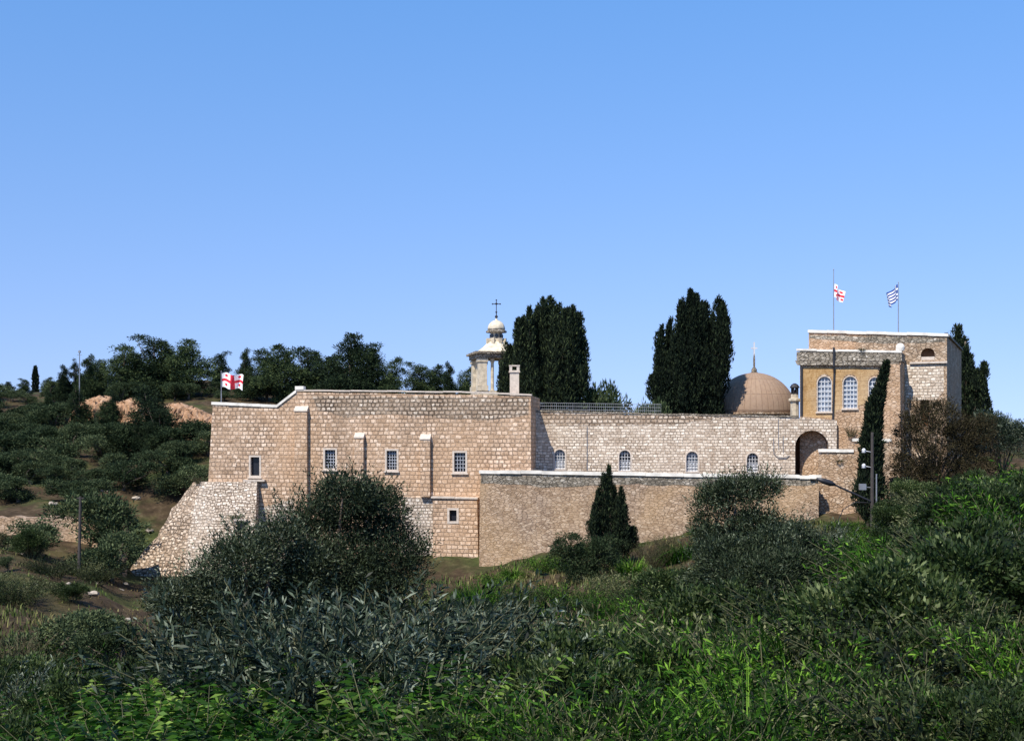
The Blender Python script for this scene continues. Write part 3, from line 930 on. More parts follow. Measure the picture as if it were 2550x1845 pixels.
obj('drainpipe', pp.mesh('drainpipe'), M['iron'], ft)

FB = FW.shifted(-2.9)
rt_ = thing('rear_tower', 'tall tan stone tower with white top edge and an arched niche behind the ochre front', 'building', FB.w(0, 0, -4))
rw = MB(); prism(rw, FB, rough_top(FB, [(2014, 828), (2358, 838), (2358, 1400), (2014, 1400)], amp=0.02), 0, -18)
cutter = MB()
s0, zt = FB.pt(2293, 867); s1, zb = FB.pt(2328, 896)
prism(cutter, FB, arch_poly(s0, s1, zb, zt), 0.3, -0.7)
s0d, ztd = FB.pt(2292, 996); s1d, zbd = FB.pt(2314, 1060)
prism(cutter, FB, rect_poly(s0d, s1d, zbd, ztd), 0.3, -0.8)
obj('wall', cut(rw, cutter, 'wall'), M['tower'], rt_)
nb_ = MB(); prism(nb_, FB, arch_poly(s0 + 0.005, s1 - 0.005, zb, zt - 0.005), -0.62, -0.69)
nb_2 = MB(); prism(nb_2, FB, rect_poly(s0d + 0.005, s1d - 0.005, zbd, ztd - 0.005), -0.72, -0.79)
ni = obj('niche', nb_.mesh('niche'), M['brown'], rt_)
sl = MB(); sl.box(FB.w((s0 + s1) / 2, -0.3, zb + 0.14), s1 - s0 - 0.06, 0.5, 0.28, FB.ax())
obj('niche_sill', sl.mesh('niche_sill'), M['trim'], rt_)
obj('door', nb_2.mesh('door'), M['brown'], rt_)
coping(FB, rt_, [(2012, 821), (2362, 831)], 0.24, 0.12, -0.7)
# coping along the shaded side wall
sidecop = MB()
s, z = FB.pt(2360, 832)
for k in range(10):
    a, b = -0.71 - k * 1.7, -0.71 - (k + 1) * 1.7 + 0.006
    vs = [FB.w(s + e, dd, z + h) for h in (-0.16, 0.02) for (e, dd) in ((0.1, a), (0.1, b), (-0.4, b), (-0.4, a))]
    sidecop.add(vs, [(0, 3, 2, 1), (4, 5, 6, 7), (0, 1, 5, 4), (1, 2, 6, 5), (2, 3, 7, 6), (3, 0, 4, 7)])
obj('side_coping', sidecop.mesh('side_coping'), M['cornice'], rt_)
rb = MB(); prism(rb, FB, rough_top(FB, [(2252, 908), (2350, 910), (2350, 975), (2330, 996), (2256, 1000)], amp=0.08), 0.014, -0.1)
obj('rubble_patch', rb.mesh('rubble_patch'), M['pale'], rt_)
lg = MB(); a_, z_ = FB.pt(2312, 903); lg.box(FB.w(a_, 0.05, z_), 3.0, 0.3, 0.16, FB.ax())
obj('string_course', lg.mesh('string_course'), M['trim'], rt_)
ub_ = MB(); prism(ub_, FB, rough_top(FB, [(2016, 834), (2354, 843), (2354, 850), (2200, 856), (2090, 848), (2016, 842)], amp=0.06), 0.014, -0.1)
obj('upper_courses', ub_.mesh('upper_courses'), M['cornice'], rt_)

# garden wall between terrace and tower
FG = Fac.px(2040, 97.6, 2222, 96.4)
gw = thing('garden_wall', 'short stepped rubble wall with white coping at the foot of the ochre tower', 'wall', FG.w(0, 0, -6))
g1 = MB(); prism(g1, FG, rough_top(FG, [(2040, 1126), (2128, 1126), (2128, 1100), (2214, 1100), (2220, 1400), (2040, 1400)], amp=0.02), 0, -1.0)
obj('wall', g1.mesh('wall'), M['tower'], gw)
coping(FG, gw, [(2038, 1118), (2126, 1118)], 0.24, 0.1, -1.05)
coping(FG, gw, [(2124, 1092), (2220, 1092)], 0.24, 0.1, -1.05, name='upper_coping')

# --- the church dome
DC = at(1878, 1030, 118)
ch = thing('church_dome', 'brown tiled church dome with a white cross on top behind the pale hall', 'dome', (DC.x, DC.y, DC.z - 6))
rr = 103 / FPX * 118
prof = [(rr * math.cos(a), rr * 0.99 * math.sin(a)) for a in [R(k * 4.5) for k in range(20)]]
prof[-1] = (0.12, rr * 1.0)
dm = MB(); dm.lathe((DC.x, DC.y, DC.z), prof, 64)
me = dm.mesh('dome', True, uv=False)
uvl = me.uv_layers.new(name='UVMap')
for p in me.polygons:
    for li in p.loop_indices:
        c = me.vertices[me.loops[li].vertex_index].co
        ang = math.atan2(c.y - DC.y, c.x - DC.x) / (2 * math.pi) * 44
        uvl.data[li].uv = (ang if p.center.y < DC.y or p.center.x > DC.x - 99 else ang, c.z * 2.0)
obj('dome', me, M['dome'], ch)
dr = MB(); dr.lathe((DC.x, DC.y, DC.z - 6), [(rr + 0.02, 0), (rr + 0.02, 5.85), (rr + 0.18, 5.9), (rr + 0.18, 6.05), (rr - 0.05, 6.06)], 48)
obj('drum', dr.mesh('drum'), M['tower'], ch)
tz = DC.z + rr * 1.0
fn = MB(); fn.lathe((DC.x, DC.y, tz - 0.12), [(0.34, 0), (0.36, 0.12), (0.24, 0.2), (0.3, 0.32), (0.2, 0.5), (0.1, 0.62), (0.1, 1.5), (0.05, 2.0)], 12)
obj('finial', fn.mesh('finial', True), M['cornice'], ch)
cr = MB(); cr.box((DC.x, DC.y, tz + 2.0), 0.14, 0.1, 1.9); cr.box((DC.x, DC.y, tz + 2.35), 0.62, 0.096, 0.14)
obj('cross', cr.mesh('cross'), M['white_paint'], ch)

# small turret between dome and tower
TT = at(1979, 1040, 108)
tt = thing('corner_turret', 'little stone turret with a dark opening and ball top between dome and ochre tower', 'turret', (TT.x, TT.y, TT.z - 4))
t1 = MB(); t1.lathe((TT.x, TT.y, TT.z - 4), [(0.42, 0), (0.38, 5.4), (0.55, 5.5), (0.55, 5.7), (0.34, 5.75), (0.34, 6.1)], 8)
obj('shaft', t1.mesh('shaft'), M['belfry'], tt)
t2 = MB()
for k in range(6):
    a = k * math.pi / 3
    t2.box((TT.x + 0.28 * math.cos(a), TT.y + 0.28 * math.sin(a), TT.z + 2.38), 0.1, 0.1, 0.6)
t2.lathe((TT.x, TT.y, TT.z + 2.66), [(0.42, 0), (0.44, 0.08), (0.3, 0.3), (0.1, 0.42)], 10)
t2.lathe((TT.x, TT.y, TT.z + 2.0), [(0.16, 0), (0.2, 0.15), (0.12, 0.5)], 8)
obj('lantern', t2.mesh('lantern'), M['iron'], tt)

# --- the belfry
BY = 117.0
BC = at(1236, 975, BY)
bf = thing('belfry', 'cream stone belfry with corner piers, flared roof, small cupola and iron cross', 'belfry', (BC.x, BC.y, BC.z - 6))
k_ = BY / FPX                                    # metres per photo pixel here
hw_ = 50 * k_
lo = MB()
rot = R(12)
axs = (Vector((math.cos(rot), math.sin(rot), 0)), Vector((-math.sin(rot), math.cos(rot), 0)))
lo.box((BC.x, BC.y, BC.z - 3), hw_ * 2.2, hw_ * 2.2, 6.0, axs)
obj('base', lo.mesh('base'), M['belfry'], bf)
zc = 80 * k_                                     # underside of the cornice above BC.z
for sx in (-1, 1):
    for sy in (-1, 1):
        p = Vector((BC.x, BC.y, BC.z)) + axs[0] * (sx * hw_ * 0.88) + axs[1] * (sy * hw_ * 0.88)
        c = MB()
        c.box((p.x, p.y, p.z + zc / 2), 20 * k_, 20 * k_, zc - 0.02, axs)
        c.box((p.x, p.y, p.z + 0.25), 26 * k_, 26 * k_, 0.5, axs)
        c.box((p.x, p.y, p.z + zc - 0.22), 25 * k_, 25 * k_, 0.3, axs)
        obj('pier', c.mesh('pier'), M['belfry'], bf)
for (ax_i, sg) in ((0, -1), (0, 1), (1, -1), (1, 1)):
    for off in (-0.42, 0.42):
        p = Vector((BC.x, BC.y, BC.z)) + axs[1 - ax_i] * (sg * hw_ * 0.88) + axs[ax_i] * (off * hw_ * 0.9)
        c = MB(); c.lathe(p, [(5.5 * k_, 0), (4.2 * k_, 0.2), (3.8 * k_, zc - 0.5), (5.5 * k_, zc - 0.3), (5.5 * k_, zc - 0.05)], 10)
        obj('column', c.mesh('column'), M['belfry'], bf)
co = MB()
co.box((BC.x, BC.y, BC.z + zc + 0.2), hw_ * 2.35, hw_ * 2.35, 0.4, axs)
co.box((BC.x, BC.y, BC.z + zc + 0.5), hw_ * 2.6, hw_ * 2.6, 0.2, axs)
obj('cornice', co.mesh('cornice'), M['cornice'], bf)
rf = MB(); rf.lathe((BC.x, BC.y, BC.z + zc + 0.6), [(54 * k_, 0), (50 * k_, 0.15), (35 * k_, 0.55), (25 * k_, 0.95), (21 * k_, 1.1)], 8, R(22.5))
obj('roof', rf.mesh('roof'), M['belfry_lead'], bf)
z0 = BC.z + zc + 1.65
dr = MB()
dr.lathe((BC.x, BC.y, z0), [(19 * k_, 0), (19 * k_, 0.25), (16 * k_, 0.3), (16 * k_, 0.95)], 8, R(22.5))
obj('drum', dr.mesh('drum'), M['belfry'], bf)
for j in range(8):
    a = j * math.pi / 4 - math.pi / 2 + R(3)
    q = Vector((BC.x + math.cos(a) * 15.2 * k_, BC.y + math.sin(a) * 15.2 * k_, z0 + 0.6))
    e = Vector((math.cos(a), math.sin(a), 0))
    tmp = MB(); tmp.lathe((0, 0, 0), [(0.02, -0.02), (0.19, 0), (0.19, 0.06), (0.02, 0.07)], 12)
    me = tmp.mesh('opening_shade')
    me.transform(Matrix.Translation(q) @ e.to_track_quat('Z', 'Y').to_matrix().to_4x4())
    obj('opening_shade', me, M['glass'], bf)  # dark disc: shade inside the drum opening put into colour
    cnr = MB()
    b_ = a + math.pi / 8
    cnr.box((BC.x + math.cos(b_) * 22 * k_, BC.y + math.sin(b_) * 22 * k_, z0 + 0.12), 0.3, 0.3, 0.5, (Vector((math.cos(b_), math.sin(b_), 0)), Vector((-math.sin(b_), math.cos(b_), 0))))
    obj('knob', cnr.mesh('knob'), M['belfry'], bf)
cu = MB()
cu.lathe((BC.x, BC.y, z0 + 0.95), [(26 * k_, 0), (26 * k_, 0.14), (22 * k_, 0.22), (21 * k_, 0.3)], 16)
obj('cupola_cornice', cu.mesh('cupola_cornice'), M['cornice'], bf)
cu = MB()
rc = 22 * k_
cu.lathe((BC.x, BC.y, z0 + 1.23), [(rc, 0)] + [(rc * math.cos(R(q)) * (1 if q < 60 else 0.95), rc * 1.08 * math.sin(R(q))) for q in range(8, 84, 8)] + [(0.1, rc * 1.18), (0.05, rc * 1.34)], 20)
obj('cupola', cu.mesh('cupola', True), M['belfry_lead'], bf)
zt_ = z0 + 1.23 + rc * 1.3
cr = MB()
cr.lathe((BC.x, BC.y, zt_), [(0.05, 0), (0.15, 0.08), (0.15, 0.2), (0.05, 0.3), (0.045, 0.5), (0.09, 0.55), (0.09, 0.64), (0.035, 0.7)], 10)
cr.box((BC.x, BC.y, zt_ + 1.15), 0.075, 0.06, 1.2)
cr.box((BC.x, BC.y, zt_ + 1.38), 0.72, 0.056, 0.075)
for e in ((0, 1.76), (0.37, 1.38), (-0.37, 1.38)):
    cr.lathe((BC.x + e[0], BC.y, zt_ + e[1] - 0.07), [(0.03, 0), (0.09, 0.07), (0.03, 0.14)], 8)
cr.lathe((BC.x, BC.y - 0.03, zt_ + 1.3), [(0.06, 0), (0.15, 0.1), (0.06, 0.2)], 8)
obj('cross', cr.mesh('cross'), M['iron'], bf)

# chimney turret on the block's roof
CT = at(1281, 990, 102.5)
ct = thing('chimney', 'squat stone chimney with a dark opening under its cap beside the belfry', 'chimney', (CT.x, CT.y, CT.z - 0.3))
c1 = MB(); c1.box((CT.x, CT.y, CT.z + 1.0), 0.78, 0.78, 2.6)
c1.box((CT.x, CT.y, CT.z + 2.18), 0.95, 0.95, 0.12)
obj('stack', c1.mesh('stack'), M['trim'], ct)
for sx in (-1, 1):
    for sy in (-1, 1):
        c2 = MB()
        c2.box((CT.x + sx * 0.31, CT.y + sy * 0.31, CT.z + 2.44), 0.24, 0.24, 0.4)
        obj('cap_post', c2.mesh('cap_post'), M['trim'], ct)
c3 = MB(); c3.box((CT.x, CT.y, CT.z + 2.69), 0.92, 0.92, 0.1)
obj('cap', c3.mesh('cap'), M['trim'], ct)


# ------------------------------------------------------------------ flags
def flag(F0, label, loc_px, Y, top_py, bot_py, fly, w_px, h_px, hang_py, kind, group):
    base = at(loc_px, bot_py, Y)
    root = thing('flagpole', label, 'flag', base, group=group)
    k = Y / FPX
    H = (bot_py - top_py) * k
    p = MB(); p.tube([base, base + Vector((0, 0, H))], [0.05, 0.03], 8)
    p.lathe(base + Vector((0, 0, H - 0.02)), [(0.02, 0), (0.06, 0.05), (0.02, 0.1)], 8)
    obj('pole', p.mesh('pole'), M['pole_grey'], root)
    nx, ny = 36, 27
    W, Hh = w_px * k, h_px * k
    zt = base.z + (bot_py - hang_py) * k
    V = []
    for j in range(ny + 1):
        for i in range(nx + 1):
            u, v = i / nx, j / ny
            if kind == 'spread':
                x = u * W; z = zt - v * Hh - 0.10 * W * u * u + 0.06 * W * math.sin(u * 9 + v)
                y = 0.2 * W * math.sin(u * 9.5 + v * 1.6) * (0.2 + u)
            else:   # hanging in folds, its fly end sunk
                x = W * (0.42 * u + 0.13 * math.sin(u * 8.5 + v * 1.2) * u) * (1 - 0.1 * v)
                z = zt - v * Hh * (1 - 0.1 * u) - 0.62 * Hh * u ** 1.3
                y = 0.26 * W * math.cos(u * 8.5 + v) * u
            V.append((base.x + fly * (0.05 + x), base.y + y, z))
    fs, mi = [], []
    for j in range(ny):
        for i in range(nx):
            a = j * (nx + 1) + i
            fs.append((a, a + 1, a + nx + 2, a + nx + 1))
            if F0 == 'cross':
                u, v = i + 0.5, j + 0.5
                red = 15 <= u < 21 or 11 <= v < 16
                for cxx, cyy in ((7.5, 5.5), (28.5, 5.5), (7.5, 21.5), (28.5, 21.5)):
                    if (abs(u - cxx) < 1.1 and abs(v - cyy) < 2.6) or (abs(v - cyy) < 1.1 and abs(u - cxx) < 2.6): red = True
                mi.append(1 if red else 0)
            else:
                s = (j // 3)
                blue = s % 2 == 0
                if i < 13 and s < 5:
                    blue = not (5 <= i < 8 or s == 2)
                mi.append(1 if blue else 0)
    me = bpy.data.meshes.new('cloth')
    me.from_pydata(V, [], fs)
    me.polygons.foreach_set('material_index', mi)
    me.polygons.foreach_set('use_smooth', [True] * len(fs))
    me.update()
    obj('cloth', me, [M['white_cloth'], M['red'] if F0 == 'cross' else M['blue_cloth']], root)


flag('cross', 'white flag with red cross spread in the wind on the low left roof', 551, 105.2, 926, 1010, 1, 54, 36, 930, 'spread', 'flags on the monastery roofs')
flag('cross', 'drooping white and red flag on the taller pole above the tower', 2076, 106.5, 672, 830, 1, 50, 34, 706, 'hang', 'flags on the monastery roofs')
flag('stripes', 'drooping blue and white striped flag on the right pole above the tower', 2237, 104.5, 704, 836, -1, 56, 40, 708, 'hang', 'flags on the monastery roofs')


# ------------------------------------------------------------------ vegetation builders
def unit(v):
    return v / np.maximum(np.linalg.norm(v, axis=1, keepdims=True), 1e-9)


def leaf_quads(c, d, L, W, r, tint=None, droop=0.0):
    """a lance shaped face per leaf: c base, d direction"""
    n = len(c)
    side = unit(np.cross(d, unit(r.normal(size=(n, 3)))))
    L = np.broadcast_to(np.asarray(L, float).reshape(-1, 1), (n, 1)); W = np.broadcast_to(np.asarray(W, float).reshape(-1, 1), (n, 1))
    mid = c + d * L * 0.5
    tip = c + d * L + np.array([0, 0, -1.0]) * L * droop
    V = np.stack([c, mid + side * W / 2, tip, mid - side * W / 2], 1).reshape(-1, 3)
    Q = np.arange(4 * n).reshape(n, 4)
    t = r.uniform(0, 1, n) if tint is None else tint
    return V, Q, np.repeat(t, 4)


def merge(parts):
    V, Q, T, b = [], [], [], 0
    for v, q, t in parts:
        V.append(v); Q.append(q + b); T.append(t); b += len(v)
    return np.concatenate(V), np.concatenate(Q), np.concatenate(T)


def crown(r, lobes, n_clump, n_leaf, L, W, cr=(0.5, 0.9), up=0.25, shell=0.55, aspect=0.75, clump_tint=0.35):
    """leaf clumps spread through the volume of several ellipsoid lobes (x,y,z,rx,ry,rz)"""
    lobes = np.asarray(lobes, float)
    vol = lobes[:, 3] * lobes[:, 4] * lobes[:, 5]
    li = r.choice(len(lobes), n_clump, p=vol ** 0.7 / (vol ** 0.7).sum())
    d = unit(r.normal(size=(n_clump, 3)))
    d[:, 2] = np.where(d[:, 2] < -0.5, -d[:, 2], d[:, 2])
    rad = shell + (1 - shell) * r.uniform(0, 1, n_clump) ** 0.6
    rad = rad * r.normal(1.0, 0.09, n_clump)
    C = lobes[li, :3] + d * lobes[li, 3:] * rad[:, None]
    size = r.uniform(cr[0], cr[1], n_clump)
    ci = np.repeat(np.arange(n_clump), n_leaf)
    N = len(ci)
    e = unit(r.normal(size=(N, 3)))
    rr_ = r.uniform(0, 1, N) ** 0.45
    P = C[ci] + e * (rr_ * size[ci])[:, None] * np.array([1, 1, aspect])
    out = unit(d[ci] * 0.7 + e * 0.8 + r.normal(size=(N, 3)) * 0.55 + np.array([0, 0, up]))
    ct = r.uniform(0, 1, n_clump)
    tint = np.clip((1 - clump_tint) * r.uniform(0, 1, N) + clump_tint * ct[ci], 0, 1)
    return leaf_quads(P, out, L * r.uniform(0.7, 1.3, N), W * r.uniform(0.7, 1.2, N), r, tint)


def limbs(r, H, r0, tips, lean=0.15, seed_pts=3):
    """tapered trunk and limbs running to the lobes"""
    mb = MB()
    fork = Vector((r.normal() * lean, r.normal() * lean, H * 0.35))
    mb.tube([(0, 0, -0.5), (r.normal() * 0.05, 0, H * 0.15), fork], [r0 * 1.2, r0, r0 * 0.8], 8)
    for t in tips:
        t = Vector(t)
        m1 = fork.lerp(t, 0.5) + Vector((r.normal() * 0.2, r.normal() * 0.2, 0.2))
        mb.tube([fork - Vector((0, 0, 0.1)), m1, t], [r0 * 0.6, r0 * 0.4, r0 * 0.1], 6)
    return mb


def plant(name, label, cat, loc, leafmesh, woodmesh, leafmat_, part='crown', wood='trunk', woodmat='bark', rz=0.0, group=None):
    root = thing(name, label, cat, loc, rz, group)
    obj(part, leafmesh, M[leafmat_], root, local=True)
    if woodmesh is not None: obj(wood, woodmesh, M[woodmat], root, local=True)
    return root


def spire_tree(r, spires, L, W, dens, tintmat=None):
    """upright columns of foliage (x, y, z0, height, radius); sprays point up and outwards"""
    parts = []
    for (x, y, z0, h, rad) in spires:
        n = int(dens * h * rad)
        t = r.uniform(0, 1, n) ** 0.85
        prof = np.clip(np.minimum((t + 0.03) / 0.16, 1) * (1 - t ** 2.6) ** 0.75, 0.02, 1)
        lump = 1 + 0.22 * np.sin(t * 17 + x * 5) * np.sin(t * 7.3 + y * 3)
        a = r.uniform(0, 2 * math.pi, n)
        lump = lump * (1 + 0.16 * np.sin(a * 5 + t * 11 + x))
        q = (0.35 + 0.65 * r.uniform(0, 1, n) ** 0.5) * rad * prof * lump
        P = np.stack([x + np.cos(a) * q, y + np.sin(a) * q, z0 + t * h], 1)
        d = unit(np.stack([np.cos(a) * 0.35, np.sin(a) * 0.35, np.full(n, 1.0)], 1) + r.normal(size=(n, 3)) * 0.28)
        parts.append(leaf_quads(P, d, L * r.uniform(0.6, 1.4, n), W * r.uniform(0.7, 1.3, n), r))
    return merge(parts)


def lm(name, data, smooth=False):
    return np_mesh(name, data[0], data[1], data[2])


# --- big dark poplar-like conifers behind the walls
def big_conifer(label, cpx, Y, base_py, prof, seed, group):
    """prof: tips as (px, py_top, half width px, py_bottom)"""
    r = np.random.default_rng(seed)
    base = at(cpx, base_py, Y)
    k = Y / FPX
    sp = []
    for (px, pt, hw, pb) in prof:
        sp.append(((px - cpx) * k, r.uniform(-1.6, 1.6), (base_py - pb) * k, (pb - pt) * k, hw * k * 0.86))
    sub = []
    for (x, y, z0, h, rad) in sp:
        for _ in range(int(9 + h * rad * 1.1)):
            f = r.uniform(0, 0.86)
            a = r.uniform(0, 2 * math.pi)
            q = rad * (1 - f ** 2.4) * r.uniform(0.7, 1.3)
            sh = r.uniform(1.3, 3.0)
            sub.append((x + math.cos(a) * q, y + math.sin(a) * q, z0 + f * h, min(sh, h * (1.04 - f)), r.uniform(0.22, 0.44)))
    V = merge([spire_tree(r, [(x, y, z, h, w_ * 1.0) for (x, y, z, h, w_) in sp], 0.36, 0.12, 330), spire_tree(r, sub, 0.34, 0.09, 230)])
    w = MB(); w.tube([(0, 0, -3), (0.1, 0, 2), (0, 0, (base_py - 850) * k)], [0.4, 0.32, 0.08], 8)
    for s in sp:
        w.tube([(0, 0, 0.5), (s[0] * 0.7, s[1] * 0.7, s[2] + 0.3), (s[0], s[1], s[2] + s[3] * 0.8)], [0.18, 0.12, 0.03], 6)
    return plant('conifer_tree', label, 'tree', base, lm('crown', V), w.mesh('trunk', True), 'cypress', group=group)


big_conifer('broad dark conifer with many upright tips right behind the belfry and chimney', 1350, 112, 1090,
            [(1318, 772, 22, 1030), (1354, 752, 24, 1040), (1372, 746, 12, 940), (1404, 780, 24, 1035), (1426, 776, 20, 1000), (1444, 784, 17, 930),
             (1296, 810, 20, 1030), (1380, 800, 30, 1070), (1335, 800, 34, 1070), (1270, 862, 24, 1030), (1290, 880, 30, 1080), (1430, 850, 30, 1000),
             (1450, 886, 12, 960), (1410, 860, 34, 1060), (1448, 920, 14, 985), (1365, 810, 46, 1090), (1415, 796, 40, 1050), (1330, 800, 42, 1070), (1338, 766, 24, 1000), (1387, 766, 24, 1000), (1414, 774, 24, 1000), (1302, 800, 22, 1000), (1372, 778, 36, 1040), (1436, 800, 22, 1000), (1262, 900, 20, 1010)], 11, 'dark conifers behind the monastery')
big_conifer('tall dark conifer with open ragged tips left of the brown dome', 1716, 114, 1090,
            [(1716, 728, 26, 1010), (1742, 732, 20, 960), (1690, 756, 15, 940), (1790, 752, 18, 960), (1772, 790, 22, 1000), (1645, 816, 17, 1000),
             (1668, 824, 18, 1020), (1800, 800, 14, 940), (1796, 836, 18, 1000), (1720, 800, 40, 1085), (1690, 850, 36, 1085), (1760, 850, 34, 1085),
             (1640, 880, 22, 1050), (1632, 942, 16, 1010), (1655, 900, 30, 1085), (1780, 920, 24, 1060), (1730, 860, 56, 1095), (1760, 776, 30, 1060), (1702, 776, 34, 1080), (1728, 740, 26, 1000), (1756, 760, 18, 960), (1780, 800, 26, 1050), (1672, 800, 20, 1040), (1735, 800, 44, 1080), (1668, 880, 40, 1080), (1806, 820, 12, 905)], 12, 'dark conifers behind the monastery')
big_conifer('dark cypress with a leaning tip behind the right side of the rear tower', 2404, 124, 1120,
            [(2396, 816, 16, 1000), (2410, 846, 20, 1060), (2424, 884, 20, 1080), (2398, 870, 28, 1100), (2436, 912, 15, 1060), (2372, 836, 10, 960), (2446, 936, 10, 1000), (2416, 930, 34, 1110)], 13, 'dark conifers behind the monastery')

# slender cypress in front of the tower: leaning narrow spire
def slender():
    r = np.random.default_rng(5)
    Y = 86.0
    k = Y / FPX
    b = on_ground(2162, Y)
    bpy_ = HY - b.z / k
    parts = []
    n = 14000
    t = r.uniform(0, 1, n) ** 0.9
    py = 1304 - t * (1304 - 906)
    rows_ = [906, 938, 970, 1013, 1056, 1098, 1160, 1213, 1253, 1280, 1304]
    cx = np.interp(py, rows_, [2208, 2201, 2191, 2178, 2174, 2170, 2168, 2166, 2167, 2168, 2170])
    hw = np.interp(py, rows_, [2, 7, 10, 18, 21, 22, 27, 35, 40, 30, 10])
    a = r.uniform(0, 2 * math.pi, n)
    q = hw * (0.3 + 0.7 * r.uniform(0, 1, n) ** 0.5) * (1 + 0.18 * np.sin(a * 4 + t * 19))
    P = np.stack([(cx - 2162 + np.cos(a) * q) * k, np.sin(a) * q * k, (bpy_ - py) * k], 1)
    d = unit(np.stack([np.cos(a) * 0.35 + 0.1, np.sin(a) * 0.35, np.full(n, 1.0)], 1) + r.normal(size=(n, 3)) * 0.3)
    V = leaf_quads(P, d, 0.34 * r.uniform(0.6, 1.4, n), 0.10 * r.uniform(0.7, 1.3, n), r)
    w = MB(); w.tube([(0, 0, -1), (0, 0, 2), (0.1, 0, 6), (0.6, 0, 10.4)], [0.2, 0.17, 0.1, 0.02], 8)
    plant('cypress_tree', 'slender dark cypress with bent tip in front of the ochre tower', 'tree', b, lm('crown', V), w.mesh('trunk', True), 'cypress')


slender()

# small juniper against the terrace wall and the round bush at its foot
def juniper():
    r = np.random.default_rng(21)
    Y = 84.0
    k = Y / FPX
    b = on_ground(1520, Y)
    bp = HY - b.z / k
    sp = [((px - 1520) * k, r.uniform(-0.5, 0.5), (bp - pb) * k, (pb - pt) * k, hw * k) for (px, pt, hw, pb) in
          [(1517, 1162, 15, 1330), (1508, 1186, 24, 1370), (1530, 1212, 20, 1370), (1545, 1216, 13, 1340), (1490, 1220, 20, 1380), (1520, 1230, 40, 1400),
           (1550, 1262, 20, 1370), (1478, 1258, 14, 1340), (1572, 1318, 14, 1370), (1548, 1320, 24, 1400)]]
    sub = []
    for (x, y, z0, h, rad) in sp:
        for _ in range(16):
            f, a = r.uniform(0, 0.85), r.uniform(0, 2 * math.pi)
            q = rad * (1 - f ** 2) * r.uniform(0.6, 1.25)
            sub.append((x + math.cos(a) * q, y + math.sin(a) * q, z0 + f * h, min(r.uniform(0.5, 1.1), h * (1.05 - f)), r.uniform(0.1, 0.22)))
    V = merge([spire_tree(r, [(x, y, z, h, w_ * 0.75) for (x, y, z, h, w_) in sp], 0.24, 0.06, 900), spire_tree(r, sub, 0.2, 0.05, 900)])
    w = MB(); w.tube([(0, 0, -0.5), (0, 0, 2), (0, 0, 5)], [0.16, 0.13, 0.03], 8)
    plant('juniper_tree', 'small dark cone shaped juniper standing against the terrace wall', 'tree', b, lm('crown', V), w.mesh('trunk', True), 'cypress')
    Y = 76.0
    k = Y / FPX
    b = on_ground(1450, Y)
    bp = HY - b.z / k
    lobes = [((px - 1450) * k, r.uniform(-0.4, 0.4), (bp - py) * k, hx * k, hx * k, hy * k) for (px, py, hx, hy) in
             [(1440, 1408, 58, 52), (1485, 1385, 52, 48), (1398, 1385, 36, 42), (1512, 1374, 36, 38), (1450, 1440, 52, 40), (1420, 1352, 30, 24), (1500, 1420, 40, 40)]]
    V = crown(r, lobes, 300, 50, 0.15, 0.06, (0.22, 0.42), shell=0.35)
    w = limbs(r, 2.0, 0.09, [l[:3] for l in lobes])
    plant('round_bush', 'dense rounded dark bush at the foot of the small juniper', 'bush', b, lm('foliage', V), w.mesh('stem', True), 'olive_far', 'foliage', 'stem')


juniper()


# --- foreground olive trees
def olive(label, cpx, Y, lobes_px, n_clump, seed, leafkind='olive', L=0.14, W=0.04, nl=84, cr=(0.32, 0.7)):
    r = np.random.default_rng(seed)
    b = on_ground(cpx, Y)
    k = Y / FPX
    bp = HY - b.z / k
    lobes = [((px - cpx) * k, r.uniform(-0.8, 0.8), (bp - py) * k, hx * k, hx * k * 0.9, hy * k) for (px, py, hx, hy) in lobes_px]
    V = crown(r, lobes, n_clump, nl, L, W, cr, up=0.35, shell=0.35)
    # loose shoots standing out of the crown
    m = 260
    li = r.integers(0, len(lobes), m)
    lo_ = np.array(lobes)[li]
    d = unit(r.normal(size=(m, 3)) * np.array([1, 1, 0.7]) + np.array([0, 0, 0.45]))
    st = lo_[:, :3] + d * lo_[:, 3:] * 0.88
    dd = unit(d * 0.7 + np.array([0, 0, 0.8]) + r.normal(size=(m, 3)) * 0.25)
    parts = [V]
    for s in range(14):
        p = st + dd * (s * 0.06)
        e = unit(dd * 0.8 + unit(r.normal(size=(m, 3))) * 0.75)
        parts.append(leaf_quads(p, e, L * 0.95, W, r))
    V = merge(parts)
    w = limbs(r, (lobes[0][2]) * 0.8, 0.26, [l[:3] for l in lobes])
    return plant('olive_tree', label, 'tree', b, lm('crown', V), w.mesh('trunk', True), leafkind, group='olive trees on the near slope')


olive('tall grey-green olive tree covering the middle of the stone block', 870, 40,
      [(880, 1290, 130, 90), (860, 1240, 90, 60), (940, 1300, 80, 80), (790, 1330, 90, 80), (960, 1390, 100, 90), (840, 1420, 140, 90), (1010, 1420, 62, 62), (900, 1500, 150, 90), (720, 1300, 40, 40), (880, 1590, 160, 80)],
      720, 31)
olive('lower spreading olive tree left of the tall one, below the buttress', 600, 38,
      [(620, 1400, 95, 62), (530, 1440, 60, 50), (700, 1350, 60, 50), (455, 1490, 60, 48), (560, 1500, 140, 70), (390, 1530, 36, 44), (680, 1500, 130, 90), (600, 1352, 46, 26), (760, 1440, 80, 80), (480, 1560, 90, 50), (620, 1590, 150, 70)],
      700, 32)
olive('tall leafy olive tree against the right part of the terrace wall', 1830, 58,
      [(1830, 1240, 70, 48), (1900, 1222, 40, 36), (1780, 1280, 50, 70), (1870, 1320, 70, 50), (1770, 1350, 40, 40), (1950, 1340, 50, 40), (1820, 1370, 80, 40)],
      330, 33, L=0.17, W=0.05)
